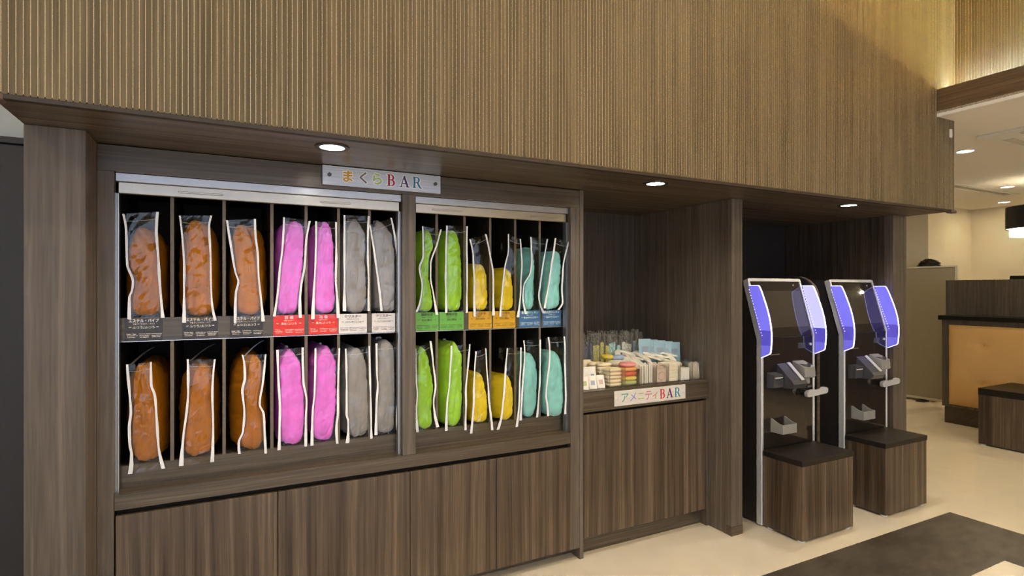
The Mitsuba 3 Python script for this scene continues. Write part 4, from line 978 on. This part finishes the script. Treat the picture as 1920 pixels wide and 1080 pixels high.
for j, (c, wd) in enumerate(zip(tones, WORD)):
    x, y, h = 1.885 + 0.0325 * j, 2.955 + 0.01 * math.sin(j * 1.7), 0.135 + 0.012 * math.sin(j * 2.3)
    first = WORD.index(wd)
    n = WORD.count(wd)
    k = thing('wrapped_brush', f'{wd} brush in crinkled cellophane behind the trays, {POSN[j - first] if j - first < n - 1 or n == 1 else "rightmost"} of its colour', 'brush', 'brushes in cellophane')
    part(k, 'brush', box(x - 0.014, x + 0.014, y, y + 0.016, CT + 0.0855, CT + 0.0855 + h, 0.006), colour(f'brush_{wd}', c, 0.45), 30)
    A, B = np.meshgrid(np.linspace(0, 1, 26), np.linspace(-1, 1, 12), indexing='ij')
    q = np.stack([B * 0.0155 + x, y - 0.014 - 0.004 * (1 - B * B), CT + 0.088 + A * (h + 0.075)], -1)
    q += 0.022 * (meshkit.fbm(np.stack([q[..., 0] * 120, q[..., 2] * 120, q[..., 0] * 0 + j], -1), 3, j)[..., None] - 0.5) * np.array([0.6, 1.0, 0.5]) * (0.3 + A[..., None])
    w2 = q.copy()
    w2[..., 1] += 0.042
    part(k, 'wrapper', cat(sheet(q), sheet(w2)), 'cellophane', False, label='crinkled clear wrapper')

# ---------------------------------------------------------------- soffit downlights
for j, x in enumerate(LAMP_X):
    k = thing('downlight', ['round black-rimmed downlight in the wooden soffit over the orange and pink pillows', 'round black-rimmed downlight in the wooden soffit over the amenity counter', 'round black-rimmed downlight in the wooden soffit over the black kiosks'][j], 'lamp', 'downlights in the wooden soffit')
    c = (x, 2.273, 0)
    part(k, 'rim', lathe([(0.0476, SOFFIT - 0.0001), (0.0476, SOFFIT - 0.004), (0.064, SOFFIT - 0.005), (0.066, SOFFIT - 0.0001), (0.0476, SOFFIT - 0.0001)], c), 'lamp_ring', 40)
    part(k, 'reflector', lathe([(0.0472, SOFFIT - 0.003), (0.0440, SOFFIT + 0.045), (0.0, SOFFIT + 0.045), (0.0, SOFFIT + 0.047), (0.0470, SOFFIT + 0.047), (0.0474, SOFFIT - 0.003), (0.0472, SOFFIT - 0.003)], c), 'reflector', 40, label='white reflector cup')
    part(k, 'lens', disc((x, 2.273, SOFFIT + 0.024), 0.0448, 28), 'lamp_glow', light=SOFFIT_LAMP)

# ---------------------------------------------------------------- self-service kiosks
KY, EL, TOPZ = 2.440, 1.195, 1.578               # front plane, height of the bend, top
LEAN = math.atan2(0.110, TOPZ - EL)
SL = math.hypot(0.110, TOPZ - EL)
M['wing_body'] = {'type': 'diffuse', 'reflectance': {'type': 'rgb', 'value': [0.08, 0.08, 0.2]}}


def kiosk(x0, label, bright):
    k = thing('kiosk', label, 'kiosk', None)
    x1 = x0 + 0.524
    rx = trimesh.transformations.rotation_matrix(-LEAN, [1, 0, 0])

    def leaned(m):
        m = m.copy()
        m.apply_transform(rx)
        m.apply_translation((0, KY, EL))
        return m
    # black housing behind the frame: lower box and leaning head
    prof = Polygon([(KY + 0.012, 0.012), (KY + 0.50, 0.012), (KY + 0.50, TOPZ - 0.06), (KY + 0.30, TOPZ - 0.006), (KY + 0.122, TOPZ - 0.006), (KY + 0.012, EL)])
    part(k, 'housing', sideways(extrude(prof, 0.504), x0 + 0.010), 'satin_black')
    part(k, 'front_panel', box(x0 + 0.019, x1 - 0.019, KY + 0.004, KY + 0.0115, 0.02, EL - 0.002, 0.001), 'gloss_black', label='glossy black front panel')
    part(k, 'screen', leaned(box(x0 + 0.019, x1 - 0.019, 0.005, 0.0115, 0.004, SL - 0.020, 0.001)), 'gloss_black', label='dark glossy touch screen')
    part(k, 'screen_area', leaned(box(x0 + 0.030, x1 - 0.030, 0.0042, 0.0049, 0.065, SL - 0.085)), 'screen_glass')
    cam = leaned(cyl((x1 - 0.085, 0.006, SL - 0.045), (x1 - 0.085, 0.003, SL - 0.045), 0.005, 12))
    part(k, 'camera_dot', cam, 'metal_silver', 40)
    hoop = rrect(x0, x1, -0.2, SL, 0.014).intersection(shapely.box(x0, 0, x1, SL + 1)).difference(shapely.box(x0 + 0.018, -1, x1 - 0.018, SL - 0.020))
    h = trimesh.util.concatenate([trimesh.creation.extrude_polygon(g, 0.040, engine='earcut') for g in getattr(hoop, 'geoms', [hoop])])
    v = h.vertices
    h = trimesh.Trimesh(np.stack([v[:, 0], v[:, 2], v[:, 1]], 1), h.faces[:, ::-1], process=False)
    part(k, 'frame', leaned(h), 'metal_silver', label='silver frame around the screen')
    for a in (x0, x1 - 0.018):
        part(k, 'frame_post', box(a, a + 0.018, KY, KY + 0.040, 0.008, EL - 0.0005, 0.002), 'metal_silver', label='silver upright of the frame')
    # glowing side wings
    shape = [(2.4385, 1.072), (2.384, 1.097), (2.374, 1.104), (2.370, 1.114), (2.366, 1.15), (2.3635, 1.19), (2.364, 1.23), (2.3675, 1.268), (2.376, 1.315), (2.388, 1.36), (2.403, 1.405), (2.420, 1.45), (2.437, 1.492), (2.449, 1.517), (2.455, 1.526), (2.463, 1.530), (2.5325, 1.530), (2.4395, 1.196)]
    for a, sgn in ((x0 - 0.0075, 0), (x1 + 0.0005, 1)):
        w = Polygon(shape)
        pw = part(k, 'side_wing', sideways(extrude(w.intersection(shapely.box(2, 1.246, 3, 2)), 0.007), a), 'wing_body', light=(0.62, 0.60, 1.25) if sgn and bright else WING_BLUE, label='blue-lit translucent side wing')
        part(pw, 'clear_band', sideways(extrude(w.intersection(shapely.box(2, 1.152, 3, 1.2455)), 0.007), a), 'wing_body', light=[c * f for c, f in zip(WING_BLUE, (0.35, 0.3, 0.55))], label='darker band of the wing')
        part(pw, 'wing_tip', sideways(extrude(w.intersection(shapely.box(2, 1.0, 3, 1.1515)), 0.007), a), 'wing_body', light=[c * 0.75 for c in WING_BLUE], label='lower end of the wing')
        rim = LineString([(y, z) for y, z in shape[:17]]).buffer(0.0022, cap_style=2)
        part(pw, 'lit_edge', sideways(extrude(rim, 0.010), a - 0.0015), 'lamp_glow', light=WING_EDGE, label='white-glowing edge of the wing')
        dots = [cyl((a - 0.001, 2.4385 + 0.012 * 0 + 0.11 * t - 0.012, 1.20 + 0.325 * t), (a + 0.008, 2.4385 + 0.11 * t - 0.012, 1.20 + 0.325 * t), 0.0028, 8) for t in np.linspace(0.04, 0.93, 17)]
        part(pw, 'led_row', cat(dots), 'lamp_glow', light=(1.6, 1.6, 2.8), label='row of small light points')
    part(k, 'wing_fixing', cyl((x1 - 0.046, KY + 0.004, 1.138), (x1 - 0.046, KY - 0.004, 1.138), 0.009, 16), 'metal_silver', 40, label='small silver screw of the wing')
    part(k, 'notice_sticker', box(x0 + 0.357, x0 + 0.428, KY + 0.0028, KY + 0.0038, 1.113, 1.150), 'plastic_slate', label='small dark sticker')
    part(k, 'slot_light', box(x0 + 0.086, x0 + 0.168, KY - 0.002, KY + 0.0038, 1.082, 1.088), 'metal_bar', label='thin pale strip')  # pale ledge below the screen, gives off no light
    # card reader, printer and their housings
    pr = Polygon([(KY + 0.004, 0.875), (KY - 0.045, 0.882), (KY - 0.050, 0.960), (KY + 0.004, 0.972)])
    part(k, 'coin_unit', sideways(extrude(pr, 0.092), x0 + 0.052), 'plastic_slate', label='dark grey coin unit')
    part(k, 'coin_slot', box(x0 + 0.062, x0 + 0.132, KY - 0.053, KY - 0.047, 0.940, 0.947, 0.001), 'metal_silver')
    wedge = Polygon([(KY + 0.004, 0.872), (KY - 0.100, 0.878), (KY - 0.118, 0.905), (KY - 0.105, 0.925), (KY + 0.004, 1.024)])
    part(k, 'printer', sideways(extrude(wedge, 0.135), x0 + 0.148), 'plastic_slate', label='wedge-shaped slate grey receipt printer')
    part(k, 'printer_mouth', sideways(extrude(Polygon([(KY - 0.004, 1.022), (KY - 0.108, 0.927), (KY - 0.106, 0.934), (KY - 0.004, 1.029)]), 0.030), x0 + 0.235), 'metal_silver', label='bright slanted strip')
    rd = Polygon([(KY + 0.004, 0.930), (KY - 0.075, 0.930), (KY - 0.085, 0.940), (KY - 0.080, 1.000), (KY + 0.004, 1.034)])
    part(k, 'card_reader', sideways(extrude(rd, 0.108), x0 + 0.300), 'plastic_grey', label='grey card reader')
    part(k, 'reader_recess', lathe([(0.0, 1.014), (0.030, 1.014), (0.036, 1.0185), (0.040, 1.0185), (0.040, 1.000), (0.0, 1.000)], (x0 + 0.354, KY - 0.040, 0.0), 20), 'plastic_slate', 40)
    part(k, 'reader_foot', box(x0 + 0.322, x0 + 0.392, KY - 0.060, KY + 0.004, 0.886, 0.929, 0.006), 'plastic_grey')
    # bag hook
    part(k, 'hook_base', cyl((x0 + 0.398, KY + 0.004, 0.822), (x0 + 0.398, KY - 0.030, 0.822), 0.020, 18), 'plastic_black', 40)
    bar = LineString([(x0 + 0.395, 0.816), (x0 + 0.570, 0.828)]).buffer(0.021, quad_segs=8).difference(Polygon([(x0 + 0.43, 0.850), (x0 + 0.545, 0.850), (x0 + 0.53, 0.838), (x0 + 0.445, 0.836)]))
    part(k, 'bag_hook', upright(extrude(bar, 0.022), KY - 0.050), 'metal_silver', label='silver lever with a rounded end')
    # cup tray
    xs = x0 + 0.088
    seat = Polygon([(KY + 0.004, 0.592), (KY - 0.085, 0.592), (KY - 0.085, 0.652)] + [(KY - 0.080 + 0.074 * t, 0.652 + 0.028 * t ** 1.8) for t in np.linspace(0, 1, 9)] + [(KY + 0.004, 0.680)])
    for a in (xs, xs + 0.127):
        part(k, 'tray_side', sideways(extrude(seat, 0.007), a), 'plastic_grey', label='curved side of the grey tray')
    part(k, 'tray_front', box(xs + 0.0072, xs + 0.1268, KY - 0.085, KY - 0.078, 0.592, 0.650, 0.001), 'plastic_grey')
    part(k, 'tray_floor', box(xs + 0.0072, xs + 0.1268, KY - 0.0775, KY + 0.003, 0.592, 0.600), 'plastic_grey')
    part(k, 'levelling_foot', cat(*[lathe([(0, 0), (0.022, 0), (0.020, 0.010), (0, 0.013)], (x, y, 0), 14) for x in (x0 + 0.05, x1 - 0.05) for y in (KY + 0.06, KY + 0.44)]), 'plastic_black', 40)
    return k


kiosk(3.030, 'tall black self-service kiosk with blue-lit wings, next to the narrow wooden pillar', True)
kiosk(3.872, 'tall black self-service kiosk with blue-lit wings, at the right beside the end pillar', False)

k = thing('privacy_screen', 'brown upright privacy board with a rounded top corner between the two black kiosks', 'screen')
edge = shapely.box(2.462, 0.0, 2.95, 1.597).difference(shapely.box(2.462, 1.437, 2.622, 1.597)).union(Point(2.622, 1.437).buffer(0.16, 16))
solo(k, sideways(extrude(edge, 0.028), 3.612), 'wood_rail')
part(k, 'facing', sideways(extrude(edge.buffer(-0.006), 0.002), 3.6095), 'satin_black', label='black face of the board')


# ---------------------------------------------------------------- wooden cube seats
def seat(label, x0, x1, y0, y1, top, pad, group=None):
    k = thing('bench', label, 'bench', group)
    z0 = 0.012
    part(k, 'body', box(x0, x1, y0, y1, z0, top - pad - 0.0005, 0.0012), 'wood_door')
    part(k, 'seat_board', box(x0 - 0.004, x1 + 0.004, y0 - 0.004, y1 + 0.002, top - pad, top, 0.002), 'bench_pad', label='black seat board')
    for x in (x0 + 0.03, x1 - 0.03):
        for y in (y0 + 0.03, y1 - 0.03):
            part(k, 'glide', lathe([(0, 0), (0.022, 0), (0.022, 0.009), (0.014, 0.012), (0, 0.012)], (x, y, 0), 14), 'foot_white', 40, label='white glide foot')
    return k


seat('wooden cube bench with a black top in front of the first black kiosk', 3.038, 3.528, 2.165, 2.432, 0.487, 0.033)
seat('wooden cube bench with a black top in front of the kiosk beside the end pillar', 3.878, 4.366, 2.165, 2.432, 0.487, 0.033)
seat('long wooden bench with a black top in front of the orange reception desk', 6.528, 7.205, 0.6, 2.785, 0.550, 0.062)

# ---------------------------------------------------------------- reception
k = thing('reception_desk', 'wooden reception desk with a tufted orange leather front and a black counter top', 'desk')
DX, DY = 7.240, 3.434
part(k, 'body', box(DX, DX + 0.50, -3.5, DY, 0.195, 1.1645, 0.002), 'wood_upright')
part(k, 'toe_kick', box(DX + 0.050, DX + 0.46, -3.45, DY - 0.004, 0.0, 0.1945), 'wood_rail')
part(k, 'counter_top', box(DX - 0.060, DX + 0.30, -3.5, DY + 0.014, 1.165, 1.217, 0.004), 'counter_black', label='black counter top')
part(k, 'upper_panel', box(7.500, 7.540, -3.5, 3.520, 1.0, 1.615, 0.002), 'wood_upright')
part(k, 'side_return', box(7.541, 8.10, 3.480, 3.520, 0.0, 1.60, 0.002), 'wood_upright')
# leather: one padded field with button dimples
ny, nz_ = 90, 60
ys, zs = 3.363 - 2.363 * np.linspace(0, 1, ny) ** 1.3, np.linspace(0.224, 1.112, nz_)
Yg, Zg = np.meshgrid(ys, zs, indexing='ij')
puff = 0.046 * (1 - np.clip(np.abs((Zg - 0.668) / 0.444), 0, 1) ** 14) * (1 - np.clip((Yg - 3.16) / 0.203, 0, 1) ** 8)
buttons = [(3.05 - 0.46 * j, z) for j in range(5) for z in (0.905, 0.490)]
for by, bz in buttons:
    q = np.hypot((Yg - by) * 1.0, (Zg - bz) * 1.6)
    puff -= 0.040 * np.exp(-(q / 0.060) ** 1.1)
g = sheet(np.stack([DX - 0.001 - np.maximum(puff, 0.0), Yg, Zg], -1))
if g.face_normals[:, 0].mean() > 0:
    g.invert()
pad = part(k, 'leather_panel', g, 'leather', True, label='padded orange leather panel')
for by, bz in buttons:
    part(pad, 'button', pillowy(0.010, 0.028, 0.028, (DX - 0.012, by, bz), 2.2), 'leather', True)

part(k, 'work_surface', box(7.545, 8.25, -3.4, 3.475, 0.72, 0.75, 0.002), 'wood_rail')
part(k, 'support', box(8.15, 8.2, 3.3, 3.35, 0, 0.7195), 'wood_rail')
part(k, 'support', box(8.15, 8.2, -3.3, -3.25, 0, 0.7195), 'wood_rail')

k = thing('monitor', 'black monitor seen edge-on above the reception desk', 'monitor')
part(k, 'display', box(7.985, 8.020, 2.55, 3.109, 1.30, 1.665, 0.006), 'plastic_black')
part(k, 'stand', cat(box(8.025, 8.045, 2.79, 2.87, 0.765, 1.45, 0.003), box(7.95, 8.14, 2.72, 2.94, 0.7505, 0.765, 0.004)), 'plastic_black')
k = thing('partition_screen', 'tall grey-beige fabric partition screen in a pale frame behind the reception', 'partition')
PX, PY = 8.350, 3.787
part(k, 'fabric_panel', box(PX + 0.006, PX + 0.030, PY + 0.031, 5.07, 0.065, 1.795), 'linen')
for y in (PY, 5.071):
    part(k, 'post', box(PX, PX + 0.036, y, y + 0.030, 0.032, 1.818, 0.003), 'frame_pale')
part(k, 'top_frame', box(PX, PX + 0.036, PY + 0.0305, 5.0705, 1.796, 1.818, 0.003), 'frame_pale')
part(k, 'bottom_frame', box(PX, PX + 0.036, PY + 0.0305, 5.0705, 0.033, 0.0645, 0.003), 'frame_pale')
for y in (4.20, 4.93):
    part(k, 'foot', cat(box(PX - 0.05, PX + 0.09, y - 0.05, y + 0.05, 0.0, 0.022, 0.006), box(PX + 0.008, PX + 0.028, y - 0.02, y + 0.02, 0.0225, 0.0325)), 'plastic_black', label='flat black foot')

# the person behind the partition
px_, py_ = 8.585, 4.225
k = thing('person', 'person standing behind the grey-beige partition, only dark tousled hair showing above it', 'person')


def bones(joints, chain, res=0.02):
    parts = []
    for a, b in chain:
        (p0, r0), (p1, r1) = joints[a], joints[b]
        s0 = m3d.Manifold.sphere(r0, 16).translate(p0)
        s1 = m3d.Manifold.sphere(r1, 16).translate(p1)
        parts.append(m3d.Manifold.batch_hull([s0, s1]))
    body = m3d.Manifold.batch_boolean(parts, m3d.OpType.Add).refine_to_length(res)
    q = body.to_mesh()
    m = trimesh.Trimesh(q.vert_properties[:, :3], q.tri_verts, process=True)
    trimesh.smoothing.filter_taubin(m, iterations=10)
    return m


J = {'pel': ((px_, py_, 0.98), 0.13), 'wai': ((px_, py_, 1.12), 0.125), 'che': ((px_, py_, 1.34), 0.14), 'nec': ((px_, py_, 1.55), 0.06), 'hea': ((px_, py_ - 0.02, 1.72), 0.09), 'chi': ((px_, py_ - 0.05, 1.66), 0.06)}
for s, n in ((-1, 'l'), (1, 'r')):
    # facing -Y, shoulders along X kept narrow beside the corner wall
    J.update({n + 'sh': ((px_ + 0.04 * s, py_ + 0.17 * s, 1.46), 0.065), n + 'el': ((px_ - 0.01, py_ + 0.20 * s, 1.17), 0.045), n + 'wr': ((px_ - 0.06, py_ + 0.18 * s, 0.93), 0.034), n + 'pm': ((px_ - 0.07, py_ + 0.175 * s, 0.85), 0.038),
              n + 'hi': ((px_, py_ + 0.09 * s, 0.93), 0.09), n + 'kn': ((px_ - 0.01, py_ + 0.10 * s, 0.52), 0.062), n + 'an': ((px_ + 0.01, py_ + 0.10 * s, 0.09), 0.045), n + 'to': ((px_ - 0.12, py_ + 0.11 * s, 0.04), 0.038), n + 'he': ((px_ + 0.02, py_ + 0.10 * s, 0.045), 0.043)})
chain = [('pel', 'wai'), ('wai', 'che'), ('che', 'nec'), ('nec', 'hea'), ('hea', 'chi')]
for n in 'lr':
    chain += [(n + 'sh', 'che'), (n + 'sh', n + 'el'), (n + 'el', n + 'wr'), (n + 'wr', n + 'pm'), ('pel', n + 'hi'), (n + 'hi', n + 'kn'), (n + 'kn', n + 'an'), (n + 'an', n + 'to'), (n + 'he', n + 'to'), (n + 'an', n + 'he')]
    for f in range(4):
        base, tip = f'{n}f{f}', f'{n}g{f}'
        s = -1 if n == 'l' else 1
        J[base] = ((px_ - 0.10 + 0.022 * f, py_ + 0.172 * s, 0.825), 0.010)
        J[tip] = ((px_ - 0.105 + 0.022 * f, py_ + 0.155 * s, 0.755 - (0.01, 0.02, 0.015, 0.0)[f]), 0.008)
        chain += [(n + 'pm', base), (base, tip)]
    J[n + 'th'] = ((px_ - 0.115, py_ + 0.165 * (-1 if n == 'l' else 1), 0.815), 0.010)
    chain.append((n + 'pm', n + 'th'))
body = bones(J, chain)
body.vertices[:, 2] -= body.vertices[:, 2].min()
part(k, 'body', body, 'skin', True)
cl = body.copy()
cl.vertices = cl.vertices + cl.vertex_normals * 0.008
keep = (cl.vertices[cl.faces].mean(1)[:, 2] < 1.54) & (cl.vertices[cl.faces].mean(1)[:, 2] > 0.93)
legs = (cl.vertices[cl.faces].mean(1)[:, 2] <= 0.93) & (cl.vertices[cl.faces].mean(1)[:, 2] > 0.07) & (np.abs(cl.vertices[cl.faces].mean(1)[:, 1] - py_) < 0.155)
part(k, 'shirt', trimesh.Trimesh(cl.vertices, cl.faces[keep], process=False), 'suit', True)
part(k, 'trousers', trimesh.Trimesh(cl.vertices, cl.faces[legs], process=False), 'suit', True)
hm = trimesh.creation.icosphere(subdivisions=4, radius=1.0)
hv = hm.vertices
hv = hv * (1 + 0.10 * (meshkit.noise(hv * 6, 3) - 0.5)[:, None] + 0.14 * (meshkit.noise(hv * 15, 4) - 0.5)[:, None])
hm.vertices = hv * np.array([0.112, 0.126, 0.122]) + np.array([px_ + 0.010, py_ + 0.005, 1.795])
strands = []
rr = np.random.default_rng(11)
for j in range(520):
    d = rr.normal(size=3)
    d[2] = abs(d[2])
    d /= np.linalg.norm(d)
    b = d * np.array([0.110, 0.124, 0.120]) + np.array([px_ + 0.010, py_ + 0.005, 1.795])
    t = np.array([d[1], -d[0], 0.0]) * rr.uniform(-0.04, 0.04) + d * rr.uniform(0.012, 0.030)
    strands.append(tube([b, b + 0.6 * t, b + t + [0, 0, -0.004]], np.array([0.0035, 0.0026, 0.0006]), 4))
part(k, 'hair', cat(hm, *strands), 'hair', 60, label='dark tousled hair')

k = thing('pendant_lamp', 'large pendant lamp with a black drum shade and white diffuser, partly out of the picture', 'lamp')
c = (7.80, 2.795, 0)
part(k, 'shade', lathe([(0.262, 2.168), (0.262, 2.405), (0.258, 2.405), (0.258, 2.172), (0.262, 2.168)], c, 48), 'satin_black', 40)
part(k, 'shade_lining', lathe([(0.257, 2.173), (0.257, 2.404)], c, 48), 'white_matte', True)
part(k, 'diffuser', lathe([(0.0, 2.083), (0.226, 2.083), (0.230, 2.088), (0.230, 2.360), (0.0, 2.360)], c, 40), 'lamp_glow', 40, light=(2.6, 2.3, 1.7), label='glowing white drum diffuser')
part(k, 'cord', cat(cyl((c[0], c[1], 2.36), (c[0], c[1], LOW - 0.03), 0.004, 8), lathe([(0, LOW - 0.03), (0.05, LOW - 0.03), (0.05, LOW - 0.0002), (0, LOW - 0.0002)], c, 20)), 'plastic_black')

RL = ['round white downlight in the reception ceiling nearest the slatted wall', 'round white downlight in the reception ceiling beside the long ceiling vent', 'round white downlight in the reception ceiling just above the far wall corner']
spots = [(5.685, 2.519), (8.083, 3.166), (9.45, 3.74), (5.7, 0.2), (8.1, 0.6), (5.7, -2.2), (8.1, -2.0), (7.0, 5.4)]
for j, (x, y) in enumerate(spots):
    lab = RL[j] if j < 3 else f'round white downlight in the reception ceiling, {"first second third fourth fifth".split()[j - 3]} of the hidden ones'
    k = thing('ceiling_downlight', lab, 'lamp', 'reception downlights')
    part(k, 'rim', lathe([(0.060, LOW + 0.002), (0.060, LOW - 0.006), (0.078, LOW - 0.004), (0.080, LOW - 0.0002), (0.080, LOW + 0.002), (0.060, LOW + 0.002)], (x, y, 0)), 'lamp_ring_white', 40)
    part(k, 'lens', disc((x, y, LOW - 0.003), 0.0605, 24), 'lamp_glow', light=RECEPTION_LAMP)

k = thing('air_conditioner', 'square white ceiling air conditioner cassette at the top right', 'air conditioner')
cx, cy = 5.683, 1.762
part(k, 'panel', cat(box(cx - 0.475, cx + 0.475, cy - 0.475, cy + 0.475, LOW - 0.022, LOW - 0.0002, 0.006)), 'lamp_ring_white')
part(k, 'intake_grille', box(cx - 0.25, cx + 0.25, cy - 0.25, cy + 0.25, LOW - 0.030, LOW - 0.0222, 0.003), 'white_matte')
for ang in range(4):
    m = box(-0.24, 0.24, 0.33, 0.40, LOW - 0.026, LOW - 0.0222, 0.001)
    m.apply_transform(trimesh.transformations.rotation_matrix(ang * PI / 2, [0, 0, 1]))
    m.apply_translation((cx, cy, 0))
    part(k, 'air_vane', m, 'vane_pale')
k = thing('ceiling_vent', 'long narrow slot vent in the reception ceiling', 'vent')
part(k, 'vent_frame', cat(box(7.30, 8.85, 3.330, 3.372, LOW - 0.007, LOW - 0.0002), box(7.30, 8.85, 3.488, 3.530, LOW - 0.007, LOW - 0.0002), box(7.30, 7.36, 3.3725, 3.4875, LOW - 0.007, LOW - 0.0002), box(8.75, 8.85, 3.3725, 3.4875, LOW - 0.007, LOW - 0.0002)), 'lamp_ring_white')
for j in range(3):
    part(k, 'vent_blade', box(7.362 + 0.463 * j, 7.820 + 0.463 * j, 3.40, 3.46, LOW - 0.005, LOW - 0.0005, 0.001), 'plastic_grey', label='grey slot of the vent')
k = thing('ceiling_hatch', 'faint square access hatch in the reception ceiling behind the slot vent', 'hatch')
part(k, 'hatch_frame', upright(extrude(frame(0, 0.9, 0, 0.5, 0.012), 0.003), 0.0), 'lamp_ring_white')
hv = scene[[q for q in scene if q.startswith(k)][0]]
hv['to_world'] = T().translate([8.0, 3.70, LOW - 0.0002]).rotate([1, 0, 0], 90).scale([1, 1, 1]).translate([0, 0, 0])

# cove strip behind the fascia
k = thing('cove_light', 'warm strip light hidden in the cove above the reception ceiling', 'lamp')
part(k, 'strip', sheet([[(4.505, -5.0, 2.860), (4.535, -5.0, 2.860)], [(4.505, 2.085, 2.860), (4.535, 2.085, 2.860)]]), 'lamp_glow', light=COVE_LAMP)
part(k, 'channel', box(4.500, 4.540, -5.0, 2.09, 2.736, 2.857), 'metal_alu')
if mikit.meshkit.WRITTEN[scene[k + '__strip']['filename']] is not None:
    s = sheet([[(4.505, -5.0, 2.860), (4.535, -5.0, 2.860)], [(4.505, 2.085, 2.860), (4.535, 2.085, 2.860)]])
    if s.face_normals[0][2] < 0:
        s.invert()
    scene[k + '__strip'] = {**mikit.ply(s, 'lamp_glow'), 'emitter': emit(COVE_LAMP)}

# lobby ceiling lamps (above the picture)
for j, (x, y) in enumerate([(-2.6, 0.2), (-0.6, 0.2), (1.4, 0.2), (3.3, 0.2), (-2.6, -2.6), (-0.6, -2.6), (1.4, -2.6), (3.3, -2.6)]):
    k = thing('lobby_downlight', f'round downlight in the high lobby ceiling, {"near" if j < 4 else "rear"} row, {"first second third fourth".split()[j % 4]} from the street end', 'lamp', 'lobby downlights')
    part(k, 'rim', lathe([(0.080, HIGH + 0.002), (0.080, HIGH - 0.006), (0.100, HIGH - 0.004), (0.102, HIGH - 0.0002), (0.102, HIGH + 0.002), (0.080, HIGH + 0.002)], (x, y, 0)), 'lamp_ring_white', 40)
    part(k, 'lens', disc((x, y, HIGH - 0.003), 0.0805, 24), 'lamp_glow', light=LOBBY_LAMP)
